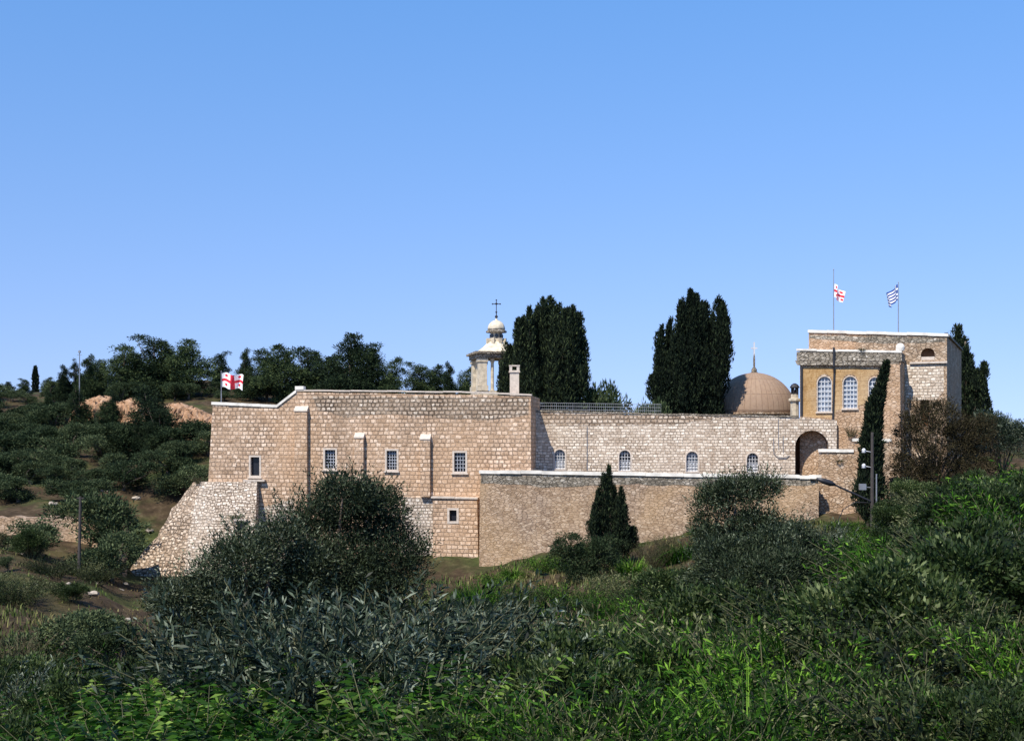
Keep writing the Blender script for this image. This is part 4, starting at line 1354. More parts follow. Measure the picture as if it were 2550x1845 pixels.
olive('broad silvery olive bush on the slope below the tall right olive', 1880, 32,
      [(1880, 1440, 130, 70), (1800, 1470, 80, 70), (1960, 1430, 80, 70), (1840, 1390, 90, 40), (1900, 1520, 110, 70), (2020, 1450, 60, 60), (1940, 1370, 60, 40), (1890, 1570, 110, 50), (1790, 1400, 50, 50), (2050, 1400, 50, 50), (1990, 1350, 44, 40), (2010, 1520, 80, 60)],
      760, 34, L=0.105, W=0.032, cr=(0.22, 0.5))


# --- shrub meshes for the slope
def reed_mesh(seed, n=520, H=1.2, spread=1.0):
    r = np.random.default_rng(seed)
    seg = 5
    a = r.uniform(0, 2 * math.pi, n)
    base = np.stack([np.cos(a), np.sin(a), np.zeros(n)], 1) * (r.uniform(0, 1, n) ** 0.5 * spread * 0.6)[:, None]
    a2 = a + r.normal(0, 0.7, n)
    out = np.stack([np.cos(a2), np.sin(a2), np.zeros(n)], 1)
    L = H * r.uniform(0.5, 1.15, n)
    bend = r.uniform(0.25, 1.35, n)
    side = np.stack([-np.sin(a2), np.cos(a2), r.normal(0, 0.25, n)], 1)
    wd = r.uniform(0.016, 0.045, n)
    V = np.zeros((n, seg + 1, 2, 3))
    for s in range(seg + 1):
        f = s / seg
        ang = bend * f * 1.9
        p = base + out * (L * (f * np.sin(ang * 0.55) + 0.08 * f))[:, None] + np.array([0, 0, 1]) * (L * f * np.cos(ang * 0.62) - 0.12)[:, None]
        w = wd * (1 - f ** 1.6) + 0.003
        V[:, s, 0] = p - side * w[:, None] / 2
        V[:, s, 1] = p + side * w[:, None] / 2
    idx = np.arange(n * (seg + 1) * 2).reshape(n, seg + 1, 2)
    Q = np.stack([idx[:, :-1, 0], idx[:, :-1, 1], idx[:, 1:, 1], idx[:, 1:, 0]], -1).reshape(-1, 4)
    T = np.repeat(r.uniform(0, 1, n), (seg + 1) * 2)
    return V.reshape(-1, 3), Q, T


def shoots(r, n, H, spread, up=0.9):
    """curved stems from the base: start, and a function giving points"""
    a = r.uniform(0, 2 * math.pi, n)
    b0 = np.stack([np.cos(a), np.sin(a), np.zeros(n)], 1) * (r.uniform(0, 1, n) ** 0.5 * spread * 0.4)[:, None]
    a2 = a + r.normal(0, 0.5, n)
    out = np.stack([np.cos(a2), np.sin(a2), np.zeros(n)], 1) * r.uniform(0.15, 1.0, n)[:, None] * spread
    L = H * r.uniform(0.55, 1.1, n)

    def P(f):
        return b0 + out * (f ** 1.4) + np.array([0, 0, 1.0]) * (L * (f - 0.18 * f * f))[:, None] - np.array([0, 0, 0.15])
    return P


def stem_mesh(P, n, rad, segs=4, maxn=60):
    mb = MB()
    pts = [P(f) for f in np.linspace(0, 1, segs + 1)]
    for i in range(min(n, maxn)):
        mb.tube([Vector(p[i]) for p in pts], [rad * (1 - 0.75 * s / segs) for s in range(segs + 1)], 4, cap=False)
    return mb.mesh('stem', True, uv=False)


def oleander_mesh(seed, n=92, H=1.7, spread=1.2, L=0.14, W=0.019, pairs=32):
    r = np.random.default_rng(seed)
    P = shoots(r, n, H, spread)
    parts = []
    for s in range(pairs):
        f = 0.25 + 0.75 * s / (pairs - 1)
        p = P(f); d = unit(P(min(1.0, f) + 0.02) - P(f))
        for sg in (0, 1):
            q = unit(np.cross(d, unit(r.normal(size=(n, 3)))))
            e = unit(d * r.uniform(0.6, 1.1, (n, 1)) + q * 0.85)
            parts.append(leaf_quads(p + r.normal(0, 0.01, (n, 3)), e, L * r.uniform(0.6, 1.15, n) * (1 - 0.35 * max(0, f - 0.8) / 0.2), W * r.uniform(0.8, 1.2, n), r, droop=0.1))
    return merge(parts), stem_mesh(P, n, 0.012)


def weed_mesh(seed):
    return oleander_mesh(seed, 110, 1.25, 1.2, 0.15, 0.02, 18)


def tangle_mesh(seed):
    return oleander_mesh(seed + 50, 120, 1.1, 1.35, 0.12, 0.022, 20)


def frond_mesh(seed, n=64, H=1.3, spread=1.2):
    r = np.random.default_rng(seed)
    P = shoots(r, n, H, spread)
    parts = []
    ft_ = r.uniform(0, 1, n)
    for s in range(22):
        f = 0.3 + 0.7 * s / 21
        p = P(f); d = unit(P(f + 0.03) - P(f - 0.03))
        side = unit(np.cross(d, np.array([0, 0, 1.0]) + r.normal(0, 0.15, (n, 3))))
        lf = 0.15 * math.sin(math.pi * (0.15 + 0.8 * s / 21)) ** 0.6 + 0.02
        for sg in (-1, 1):
            e = unit(side * sg + d * 0.45 + np.array([0, 0, -0.15]) + r.normal(0, 0.12, (n, 3)))
            parts.append(leaf_quads(p, e, lf * r.uniform(0.8, 1.15, n), 0.03 * r.uniform(0.8, 1.2, n), r, tint=np.clip(ft_ + r.normal(0, 0.18, n), 0, 1), droop=0.15))
    return merge(parts), stem_mesh(P, n, 0.01)


def leafy_mesh(seed, R0=1.0, n_clump=170, nl=100, L=0.075, W=0.03):
    r = np.random.default_rng(seed)
    lobes = [(0, 0, 0.55 * R0, 0.9 * R0, 0.9 * R0, 0.62 * R0)] + [(r.uniform(-0.6, 0.6) * R0, r.uniform(-0.6, 0.6) * R0, r.uniform(0.5, 1.0) * R0, 0.5 * R0, 0.5 * R0, 0.42 * R0) for _ in range(5)]
    V = crown(r, lobes, n_clump, nl, L, W, (0.1 * R0, 0.3 * R0), up=0.4, shell=0.4, clump_tint=0.5)
    P = shoots(r, 40, 1.3 * R0, 0.9 * R0)
    return V, stem_mesh(P, 40, 0.014)


def dry_mesh(seed, H=1.3):
    r = np.random.default_rng(seed)
    n = 150
    P = shoots(r, n, H, 0.95)
    parts = []
    for s in range(12):
        f = 0.3 + 0.7 * s / 11
        p = P(f)
        e = unit(unit(P(f + 0.02) - P(f)) + unit(r.normal(size=(n, 3))) * 0.9)
        parts.append(leaf_quads(p, e, 0.10 * r.uniform(0.5, 1.5, n), 0.016 * r.uniform(0.6, 1.6, n), r))
    return merge(parts), stem_mesh(P, n, 0.011, maxn=110)


PROTO = {}
for kind, fn, mt, nm in [('reed', lambda s: (reed_mesh(s), None), 'reed', 'reed_clump'), ('oleander', oleander_mesh, 'oleander', 'oleander_shrub'),
                         ('frond', frond_mesh, 'frond', 'sumac_shrub'), ('weed', weed_mesh, 'reed', 'leafy_weed'), ('tangle', tangle_mesh, 'tangle', 'tangled_shrub'), ('leafy', leafy_mesh, 'leafy', 'leafy_shrub'), ('dry', dry_mesh, 'dry', 'dry_shrub')]:
    PROTO[kind] = []
    for v in range(3):
        data = fn(100 + v * 7 + len(kind))
        PROTO[kind].append((lm(kind + '_leaves', data[0]), data[1], mt, nm, None))

ROOTS = {}
DESC = {'reed': ('bright green arching grass clump', 'grass clump', 'arching green grass clumps on the near slope'),
        'oleander': ('grey-green shrub with narrow leaves', 'shrub', 'narrow leaved shrubs on the near slope'),
        'frond': ('fresh green shrub with feathery leaves', 'shrub', 'feathery leaved shrubs on the near slope'),
        'weed': ('tall thin-leaved bright green weed', 'weed', 'thin leaved weeds on the near slope'),
        'tangle': ('dark tangled narrow-leaved shrub', 'shrub', 'tangled shrubs on the near slope'),
        'leafy': ('dark small-leaved thicket shrub', 'shrub', 'dark leafy shrubs on the near slope'),
        'dry': ('brown half-dry twiggy shrub', 'shrub', 'dry twiggy shrubs on the slope')}


def where(px, py):
    cols = [(180, 'by the left edge'), (430, 'below the sloping skirt'), (720, 'below the lower olive'), (1080, 'below the tall middle olive'),
            (1370, 'left of the round bush'), (1640, 'below the small juniper'), (1900, 'below the silvery olive'), (2100, 'left of the lamp pole'),
            (2330, 'below the slender cypress'), (9999, 'by the right edge')]
    rows = [(1330, 'at the tower foot'), (1480, 'high on the slope'), (1620, 'midway up the slope'), (1750, 'low on the slope'), (9999, 'along the bottom')]
    return '%s, %s' % (next(t for x, t in rows if py < x), next(t for x, t in cols if px < x))


def shrub(kind, px, Y, scale, var=None, sink=0.0, tag_py=None):
    var = random.randrange(3) if var is None else var
    leaf, stem, mt, nm, _ = PROTO[kind][var]
    loc = on_ground(px, Y)
    loc.z -= sink
    label, cat, grp = DESC[kind]
    top_py = HY - (loc.z + 0.7 * (scale if not isinstance(scale, tuple) else scale[2])) / Y * FPX
    label = label + ' ' + where(px, top_py)
    if isinstance(scale, (int, float)):
        scale = (scale * random.uniform(0.9, 1.12), scale * random.uniform(0.9, 1.12), scale * random.uniform(0.88, 1.12))
    key = (kind, var)
    if key not in ROOTS:
        root = thing(nm, label, cat, loc, random.uniform(0, 6.28), grp)
        root.scale = scale
        obj('foliage', leaf, M[mt], root, local=True)
        if stem is not None: obj('stem', stem, M['twig'], root, local=True)
        ROOTS[key] = root
        return root
    return dup(ROOTS[key], loc, random.uniform(0, 6.28), scale, label, grp)


def scatter(region, n, kinds, Yr, sc, minpx=0):
    """plants over a patch of the slope; region in photo columns, Yr distance range, kinds weighted"""
    names = [k for k, w in kinds]; ws = [w for k, w in kinds]
    for i in range(n):
        f = (i + random.random()) / n
        Y = Yr[0] * (Yr[1] / Yr[0]) ** random.random()
        px = region[0] + (region[1] - region[0]) * f
        shrub(random.choices(names, ws)[0], px, Y, random.uniform(*sc))


random.seed(41)
BRIGHT = [('reed', 2), ('weed', 4), ('frond', 1.5), ('tangle', 3), ('leafy', 1)]
DARK = [('tangle', 5), ('leafy', 2.5), ('dry', 0.7), ('weed', 0.4)]
MID = [('weed', 2), ('tangle', 4), ('leafy', 2.5), ('oleander', 0.5), ('reed', 0.3)]
DRYISH = [('dry', 4), ('tangle', 2), ('oleander', 1), ('reed', 1)]
PATCH = [(1950, 21, BRIGHT), (2330, 34, BRIGHT), (1700, 55, BRIGHT), (2080, 15, BRIGHT), (1560, 34, BRIGHT), (1250, 78, BRIGHT), (1450, 50, MID), (1180, 60, MID), (1600, 66, MID), (1880, 40, DARK), (2250, 25, DARK),
         (2500, 17, DARK), (1650, 16, DARK), (2100, 55, MID), (2520, 45, MID), (2300, 14, MID), (1800, 14, BRIGHT), (1300, 45, BRIGHT), (1420, 30, DRYISH), (1200, 28, MID),
         (1400, 16, MID), (1250, 13, DARK), (1500, 12, BRIGHT), (2350, 60, MID), (2600, 26, BRIGHT), (2180, 40, BRIGHT), (2000, 30, BRIGHT), (1750, 25, BRIGHT), (2420, 22, BRIGHT),
         (100, 14, DARK), (60, 24, MID), (250, 30, DARK), (500, 24, MID), (150, 12, DARK), (100, 40, DARK), (300, 46, DARK), (700, 50, MID), (100, 75, DARK), (260, 80, DARK)]


def patch(region, n, Yr, sc):
    """shrubs over a stretch of slope, bright and dark kinds in patches"""
    for i in range(n):
        px = region[0] + (region[1] - region[0]) * (i + random.random()) / n
        Y = Yr[0] * (Yr[1] / Yr[0]) ** random.random()
        kinds = min(PATCH, key=lambda p: ((p[0] - px) / 230) ** 2 + (3.2 * math.log(p[1] / Y)) ** 2 + random.uniform(0, 0.5))[2]
        k = random.choices([a for a, b in kinds], [b for a, b in kinds])[0]
        v = random.uniform(*sc) * (0.8 if k == 'leafy' else 1.0)
        shrub(k, px, Y, (v, v, v * random.choice((0.75, 0.9, 1.0, 1.1, 1.3))))


# nearest belt, along the bottom of the view
patch((-80, 300), 10, (11, 14), (0.8, 1.0))
scatter((240, 760), 13, [('frond', 6), ('weed', 1)], (11.5, 15), (1.1, 1.45))
scatter((740, 1130), 10, [('frond', 5), ('tangle', 2), ('weed', 1)], (11.5, 15), (1.0, 1.3))
patch((1100, 2640), 44, (10.5, 14.5), (0.8, 1.15))
# second belt
patch((-80, 330), 12, (16, 22), (0.9, 1.3))
scatter((280, 660), 10, [('oleander', 1), ('tangle', 4), ('leafy', 1)], (16, 21), (0.9, 1.25))
scatter((690, 1270), 13, [('oleander', 6), ('tangle', 0.6)], (15, 19), (1.1, 2.1))
scatter((620, 1150), 8, [('leafy', 2), ('tangle', 3)], (16, 22), (1.0, 1.5))
patch((1230, 2660), 62, (14.5, 22), (0.8, 1.4))
# third belt
patch((-80, 320), 14, (24, 34), (1.0, 1.5))
scatter((330, 760), 9, [('tangle', 3), ('oleander', 2)], (24, 33), (1.1, 1.6))
scatter((740, 1120), 8, [('tangle', 3), ('oleander', 2)], (24, 33), (1.1, 1.6))
patch((1200, 2700), 74, (22, 37), (0.85, 1.6))
patch((-80, 420), 22, (30, 56), (1.0, 1.6))
patch((-60, 1150), 16, (40, 62), (0.8, 1.2))
# taller rounded bushes that give the slope its relief
for (px, Y, k_, sc_) in [(1480, 17, 'leafy', 1.3), (1640, 19, 'tangle', 1.9), (1790, 27, 'leafy', 1.7), (1930, 16, 'weed', 1.6), (2080, 24, 'tangle', 2.0), (2230, 19, 'leafy', 1.5),
                         (2390, 16, 'tangle', 1.7), (2520, 20, 'leafy', 1.6), (2160, 32, 'leafy', 1.5), (2330, 29, 'weed', 2.0), (2480, 32, 'tangle', 2.2), (1660, 36, 'weed', 1.9),
                         (1980, 36, 'tangle', 1.7), (2240, 44, 'tangle', 1.4), (2420, 44, 'leafy', 2.2), (2060, 50, 'leafy', 1.2), (2560, 40, 'weed', 2.4), (2360, 54, 'tangle', 1.7),
                         (1700, 48, 'leafy', 1.7), (1540, 28, 'tangle', 1.5), (1380, 22, 'tangle', 1.4), (1300, 31, 'leafy', 1.3), (2620, 27, 'tangle', 2.0)]:
    shrub(k_, px, Y, (sc_ * 1.05, sc_ * 1.05, sc_))
patch((-80, 290), 16, (62, 92), (0.9, 1.5))
# fourth belt, the far right bank and the valley
patch((1540, 2700), 90, (37, 64), (0.95, 1.7))
patch((1060, 1640), 56, (32, 70), (0.85, 1.5))
scatter((2440, 2700), 8, [('leafy', 3), ('weed', 3)], (44, 60), (1.9, 2.6))
scatter((2060, 2230), 8, [('weed', 2), ('oleander', 1), ('reed', 2)], (72, 88), (0.8, 1.2))
scatter((2200, 2500), 12, [('dry', 1), ('tangle', 4), ('leafy', 1)], (68, 82), (1.3, 2.0))
scatter((1150, 1480), 9, [('reed', 3), ('weed', 3)], (66, 88), (1.0, 1.6))
scatter((1560, 1760), 7, [('reed', 3), ('dry', 2)], (76, 90), (1.0, 1.4))

# brown bare-branched bush before the tower's shaded side, and the grey tree at the right edge
def brown_bush():
    r = np.random.default_rng(61)
    for (label, cpx, Y, lob, mt) in [
        ('large brown bare-branched bush below the shaded side of the towers', 2330, 88, [(2330, 1100, 95, 90), (2260, 1200, 50, 70), (2420, 1160, 70, 80), (2290, 1030, 34, 30), (2270, 1130, 50, 70), (2400, 1100, 70, 70), (2350, 1030, 50, 34), (2360, 1190, 100, 70), (2440, 1080, 40, 46), (2300, 1200, 80, 60), (2270, 1070, 30, 50)], 'brown_twigs'),
        ('pale grey-green loose tree rising at the right edge beside the brown bush', 2486, 92, [(2480, 1070, 36, 40), (2510, 1110, 44, 50), (2450, 1060, 28, 30), (2530, 1080, 30, 34)], 'oleander')]:
        b = on_ground(cpx, Y); k = Y / FPX; bp = HY - b.z / k
        lobes = [((px - cpx) * k, r.uniform(-0.6, 0.6), (bp - py) * k, hx * k, hx * k, hy * k) for (px, py, hx, hy) in lob]
        V = crown(r, lobes, 640 if mt != 'oleander' else 260, 64, 0.2, 0.05, (0.3, 0.7), shell=0.3)
        w = limbs(r, 1.5, 0.1, [l[:3] for l in lobes] + [(l[0] + r.normal() * 0.8, l[1], l[2] + l[5] * 0.9) for l in lobes for _ in range(3)])
        plant('bare_bush' if mt != 'oleander' else 'loose_tree', label, 'bush' if mt != 'oleander' else 'tree', b, lm('foliage', V), w.mesh('stem', True), mt, 'foliage', 'stem')


brown_bush()


# ------------------------------------------------------------------ hillside on the left: pines on the ridge, olives on the terraces
def pine_proto(seed, H=10.0, style=0):
    r = np.random.default_rng(seed)
    lobes = []
    n = 16
    if style == 0:      # billowing crown, bushy low down, leaning in the wind
        for i in range(n):
            f = 0.12 + 0.84 * i / (n - 1)
            s = (1.1 - f) * 1.7 + 1.15
            lobes.append((r.normal(0, 0.13 * H * (1.15 - f)) + 0.06 * H * f, r.normal(0, 0.08 * H), f * H, s * r.uniform(0.7, 1.15), s * r.uniform(0.7, 1.1), s * 0.66))
    else:               # narrower, conical
        for i in range(n):
            f = 0.08 + 0.90 * i / (n - 1)
            s = (1.04 - f) * 0.27 * H + 0.25
            lobes.append((r.normal(0, 0.05 * H * (1.1 - f)), r.normal(0, 0.05 * H), f * H, s, s, 0.08 * H))
    V = crown(r, lobes, 420, 44, 0.34, 0.12, (0.45, 0.9), up=0.3, shell=0.3)
    w = MB(); w.tube([(0, 0, -1), (0.1, 0, H * 0.4), (0.3, 0, H * 0.9)], [0.24, 0.18, 0.05], 7)
    for l in lobes[::3]: w.tube([(0.1, 0, H * 0.35), l[:3]], [0.1, 0.03], 5)
    return lm('crown', V), w.mesh('trunk', True)


def small_olive_proto(seed):
    r = np.random.default_rng(seed)
    lobes = [(r.normal(0, 0.8), r.normal(0, 0.6), r.uniform(0.6, 2.4), r.uniform(0.8, 1.2), r.uniform(0.8, 1.2), r.uniform(0.6, 0.95)) for _ in range(8)]
    V = crown(r, lobes, 190, 40, 0.19, 0.075, (0.26, 0.55), up=0.3, shell=0.4)
    w = limbs(r, 1.6, 0.16, [l[:3] for l in lobes])
    return lm('crown', V), w.mesh('trunk', True)


PP = [pine_proto(201, 10, 0), pine_proto(202, 10, 0), pine_proto(203, 10, 0), pine_proto(204, 10, 1), pine_proto(205, 10, 1)]
OP = [small_olive_proto(s) for s in (301, 302, 303, 304)]
TROOT = {}


def tree(kind, idx, label, px, Y, top_py, wide=1.0, group=None, base_off=0.0):
    loc = on_ground(px, Y)
    loc.z -= base_off
    H = (HY - top_py) / FPX * Y - loc.z
    h0 = 10.6 if kind == 'pine' else 3.0
    s = max(H, 0.8) / h0
    wide *= (1.4 if idx < 3 else 1.2) if kind == 'pine' else 1.0
    sc = (s * wide, s * wide, s)
    key = (kind, idx)
    meshes = (PP if kind == 'pine' else OP)[idx]
    if key not in TROOT:
        root = plant('pine_tree' if kind == 'pine' else 'hillside_olive_tree', label, 'tree', loc, meshes[0], meshes[1], 'pine' if kind == 'pine' else 'olive_far', rz=random.uniform(0, 6.28), group=group)
        root.scale = sc
        TROOT[key] = root
        return root
    return dup(TROOT[key], loc, random.uniform(0, 6.28), sc, label, group)


RIDGE = 'pines along the ridge behind the monastery'
for (px, Y, top, wide, idx, label) in [
    (160, 172, 908, 0.8, 3, 'thin pointed pine at the left end of the ridge row'),
    (190, 176, 896, 0.7, 4, 'narrow pine beside the thin mast on the left ridge'),
    (222, 170, 882, 0.8, 3, 'upright ridge pine just right of the thin mast'),
    (252, 176, 894, 0.9, 1, 'low ridge pine left of the big billowing pines'),
    (305, 172, 858, 1.0, 0, 'billowing ridge pine above the left orange bank'),
    (385, 174, 834, 1.0, 1, 'tallest billowing pine in the middle of the left ridge'),
    (462, 172, 846, 1.0, 2, 'billowing ridge pine leaning right beside the red cross flag'),
    (430, 182, 880, 1.1, 0, 'fuller pine filling behind the two tallest ridge pines'),
    (340, 180, 890, 1.1, 2, 'shadowy pine filling behind the left billowing pine'),
    (552, 176, 874, 0.6, 1, 'small tufted pine just left above the red cross flag'),
    (612, 170, 866, 0.7, 3, 'pointed pine right behind the red cross flag'),
    (665, 166, 872, 1.0, 0, 'rounded pine above the low left roof'),
    (716, 164, 858, 1.0, 2, 'wide pine above the sloping white roof edge'),
    (770, 166, 862, 1.0, 1, 'wide pine above the left end of the high roof line'),
    (820, 166, 884, 0.9, 0, 'low pine left of the tallest one behind the roof'),
    (872, 160, 828, 0.9, 2, 'tallest pine behind the high roof with ragged top'),
    (926, 160, 852, 0.8, 1, 'ragged pine right of the tallest one behind the roof'),
    (975, 160, 892, 0.8, 0, 'small dark pine halfway along the roof'),
    (1040, 165, 902, 0.9, 1, 'rounded lighter pine left of the belfry'),
    (1080, 168, 908, 0.8, 2, 'low rounded pine second from the belfry'),
    (1118, 160, 900, 0.6, 3, 'pointed pine next to the belfry'),
    (1160, 162, 916, 0.7, 0, 'small pine directly beside the belfry pier'),
    (60, 190, 942, 0.9, 1, 'low pine at the far left horizon'),
    (20, 186, 950, 1.0, 2, 'low pine at the left edge of the horizon'),
    (120, 180, 940, 0.9, 0, 'low pine between the tiny cypress and the ridge row'),
    (282, 141, 972, 0.7, 3, 'dark conifer before the left orange bank'),
    (196, 142, 962, 0.9, 4, 'dark conifer left of the orange banks'),
    (120, 152, 970, 0.8, 3, 'dark conifer further left on the upper hillside'),
    (255, 140, 1000, 0.8, 2, 'mid green pine under the left orange bank'),
    (380, 130, 964, 0.95, 0, 'large dark conifer standing between the two orange banks'),
    (398, 128, 1010, 0.8, 1, 'bushy dark pine at the foot of the large conifer'),
    (345, 128, 1060, 0.8, 0, 'dark pine left of the foot of the large conifer'),
]:
    tree('pine', idx, label, px, Y, top, wide, RIDGE)

# tiny cypress far left
r_ = np.random.default_rng(77)
k = 230 / FPX
b = at(88, 990, 230)
V = spire_tree(r_, [(0, 0, 0, (990 - 916) * k, 7.5 * k)], 0.5, 0.2, 500)
w = MB(); w.tube([(0, 0, -2), (0, 0, 4)], [0.2, 0.05], 6)
plant('cypress_tree', 'tiny thin cypress on the far left horizon', 'tree', b, lm('crown', V), w.mesh('trunk'), 'cypress')

random.seed(5)
rows = [  # (Y, row phrase, [px...], top offset in photo pixels above ground)
    (170, 'on the top terrace below the ridge', list(range(-40, 700, 40)), 42),
    (150, 'on the upper hillside terrace', list(range(-60, 240, 34)) + [300, 370, 440, 490, 520], 50),
    (138, 'on the middle hillside', list(range(-50, 540, 32)), 58),
    (127, 'lower on the hillside', list(range(-30, 530, 34)), 66),
    (117, 'on the lower hillside terrace', list(range(-40, 490, 38)), 72),
    (107, 'just above the dry stone terrace wall', list(range(-20, 330, 60)), 74),
]
hcols = [(100, 'by the left edge'), (220, 'left of the timber pole'), (330, 'right of the timber pole'), (430, 'below the large conifer'), (999, 'beside the stone block corner')]
for Y, phrase, pxs, up in rows:
    up0 = up
    for px in pxs:
        up = up0
        px2 = px + random.uniform(-16, 16); Y2 = Y + random.uniform(-4, 4)
        if random.random() < 0.08 or (395 < px2 < 565 and 131 < Y < 160) or (205 < px2 < 345 and 143 < Y < 160): continue
        if 200 < px2 < 400 and 131 < Y < 143: up = 34
        g = on_ground(px2, Y2)
        top = HY - g.z / Y2 * FPX - up * random.uniform(0.7, 1.25)
        col = next(t for x, t in hcols if px2 < x)
        tree('olive', random.randrange(4), 'olive tree %s, %s' % (phrase, col), px2, Y2, top, random.uniform(1.05, 1.6), 'olive trees on the left hillside')
for (px, Y, top, wide, label) in [
    (245, 95, 1240, 1.1, 'dark bush hanging over the dry stone wall right of the timber pole'),
    (95, 90, 1285, 1.2, 'green bush before the dry stone wall near the left edge'),
    (278, 88, 1325, 1.1, 'dark bush on the meadow beside the ramp wall'),
    (20, 78, 1395, 1.2, 'low bush on the brown meadow at the left edge'),
    (215, 52, 1500, 1.2, 'rounded grey-green bush on the slope below the meadow'),
    (120, 46, 1530, 1.1, 'second rounded bush on the slope below the meadow, nearer the left edge'),
    (300, 44, 1560, 0.9, 'low rounded bush left below the spreading olive'),
]:
    tree('olive', random.randrange(4), label, px, Y, top, wide, 'bushes around the left meadow')
# small tree seen over the hall roof
tree('olive', 1, 'small leafy tree top showing over the hall roof railing', 1482, 112, 976, 0.5, None)
tree('olive', 2, 'low dark bush top beside the tall conifer over the hall roof', 1640, 110, 1000, 0.5, None)


# orange earth banks
def bank(px0, px1, crest, bot, Y, seed, label):
    """cut face of bare earth: crest heights along it are given as (fraction, photo row)"""
    r = np.random.default_rng(seed)
    k = Y / FPX
    c = at((px0 + px1) / 2, bot, Y)
    W = (px1 - px0) * k / 2
    n, m = 60, 22
    V = []
    for j in range(m + 1):
        for i in range(n + 1):
            u = i / n; v = j / m
            H = (bot - np.interp(u, [q[0] for q in crest], [q[1] for q in crest])) * k
            f = min(1.0, v * 2.2)
            rise = math.sin(f * math.pi / 2) ** 0.8 if v < 0.46 else 1 - 0.5 * (v - 0.46)
            gully = 0.35 * r.normal() * (v > 0.05) + 0.5 * math.sin(u * 31 + 2 * math.sin(u * 9)) * (1 - abs(2 * f - 1)) * 0.6
            V.append((c.x + (2 * u - 1) * W, c.y - 2.5 + v * 9 + gully + 0.12 * r.normal(), c.z - 1.2 + (H + 1.2) * rise + 0.05 * r.normal()))
    idx = np.arange((m + 1) * (n + 1)).reshape(m + 1, n + 1)
    Q = np.stack([idx[:-1, :-1].ravel(), idx[:-1, 1:].ravel(), idx[1:, 1:].ravel(), idx[1:, :-1].ravel()], 1)
    o = obj('earth_bank', np_mesh('earth_bank', np.array(V), Q, smooth=True), M['earth'])
    tag(o, label, 'earth bank', kind='structure')


def earth_material():
    m, nt, bs = mat('orange_cut_earth')
    geo = nt.nodes.new('ShaderNodeNewGeometry')
    n = noise(nt, geo.outputs['Position'], 1.1, 8, 0.75, 0.6)
    c = ramp(nt, n.outputs['Fac'], [(0.36, (0.14, 0.09, 0.055)), (0.46, (0.36, 0.21, 0.12)), (0.58, (0.46, 0.29, 0.18)), (0.7, (0.60, 0.44, 0.32))])
    nt.links.new(c, bs.inputs['Base Color'])
    bs.inputs['Roughness'].default_value = 0.95
    bp = nt.nodes.new('ShaderNodeBump'); bp.inputs['Strength'].default_value = 0.7; bp.inputs['Distance'].default_value = 0.4
    nt.links.new(n.outputs['Fac'], bp.inputs['Height']); nt.links.new(bp.outputs[0], bs.inputs['Normal'])
    return m


M['earth'] = earth_material()
bank(178, 372, [(0, 1030), (0.08, 1000), (0.3, 984), (0.46, 986), (0.56, 1002), (0.72, 990), (0.86, 990), (1, 1030)], 1056, 146, 3, 'orange cut earth bank under the left ridge pines')
bank(392, 560, [(0, 1040), (0.1, 1004), (0.3, 1002), (0.55, 1016), (0.75, 1032), (1, 1040)], 1070, 137, 4, 'pale orange earth bank running to the left corner of the stone block')

# dry stone terrace wall on the left
TW = Fac.px(-60, 98.5, 330, 98.5)
dw = MB(); prism(dw, TW, rough_top(TW, [(-60, 1288), (120, 1286), (205, 1290), (316, 1302), (300, 1480), (-60, 1480)], step=0.5, amp=0.09), 0, -1.2)
o = obj('dry_stone_wall', dw.mesh('dry_stone_wall'), M['terrace'])
tag(o, 'low dry stone terrace wall across the left hillside foot', 'wall')

# rocks on the meadow
rk = None
rr3 = np.random.default_rng(91)
rock_list = [(310, 92, 0.62), (300, 86, 0.4), (245, 82, 0.5), (140, 84, 0.32), (100, 80, 0.3), (170, 78, 0.28), (85, 74, 0.3), (232, 74, 0.45), (305, 68, 0.55), (290, 66, 0.35),
             (320, 70, 0.3), (200, 110, 0.5), (240, 110, 0.7), (225, 112, 0.9), (260, 114, 0.5), (340, 112, 0.5), (370, 108, 0.45), (130, 106, 0.5), (60, 88, 0.3), (180, 88, 0.3)]
for i, (px, Y, s) in enumerate(rock_list):
    loc = on_ground(px, Y)
    row = 'high on the slope above the dry stone wall' if Y > 100 else ('on the brown meadow below the dry stone wall' if Y > 77 else 'at the lower end of the meadow')
    label = 'pale limestone rock %s, %s' % (row, next(t for x, t in [(120, 'near the left edge'), (215, 'around the timber pole'), (999, 'towards the ramp wall')] if px < x))
    if rk is None:
        bm = bmesh.new(); bmesh.ops.create_icosphere(bm, subdivisions=2, radius=1)
        for v in bm.verts:
            v.co *= 1 + 0.22 * math.sin(v.co.x * 4 + v.co.y * 3) + random.uniform(-0.12, 0.12)
            v.co.z *= 0.6
        me = bpy.data.meshes.new('rock'); bm.to_mesh(me); bm.free()
        rk = obj('rock', me, M['rock'])
        tag(rk, label, 'rock', 'rocks on the left meadow'); rk.location = loc; s *= 0.7; rk.scale = (s, s, s)
    else:
        s *= 0.7
        dup(rk, loc, random.uniform(0, 6), (s * random.uniform(0.8, 1.5), s, s * random.uniform(0.7, 1.1)), label, 'rocks on the left meadow')

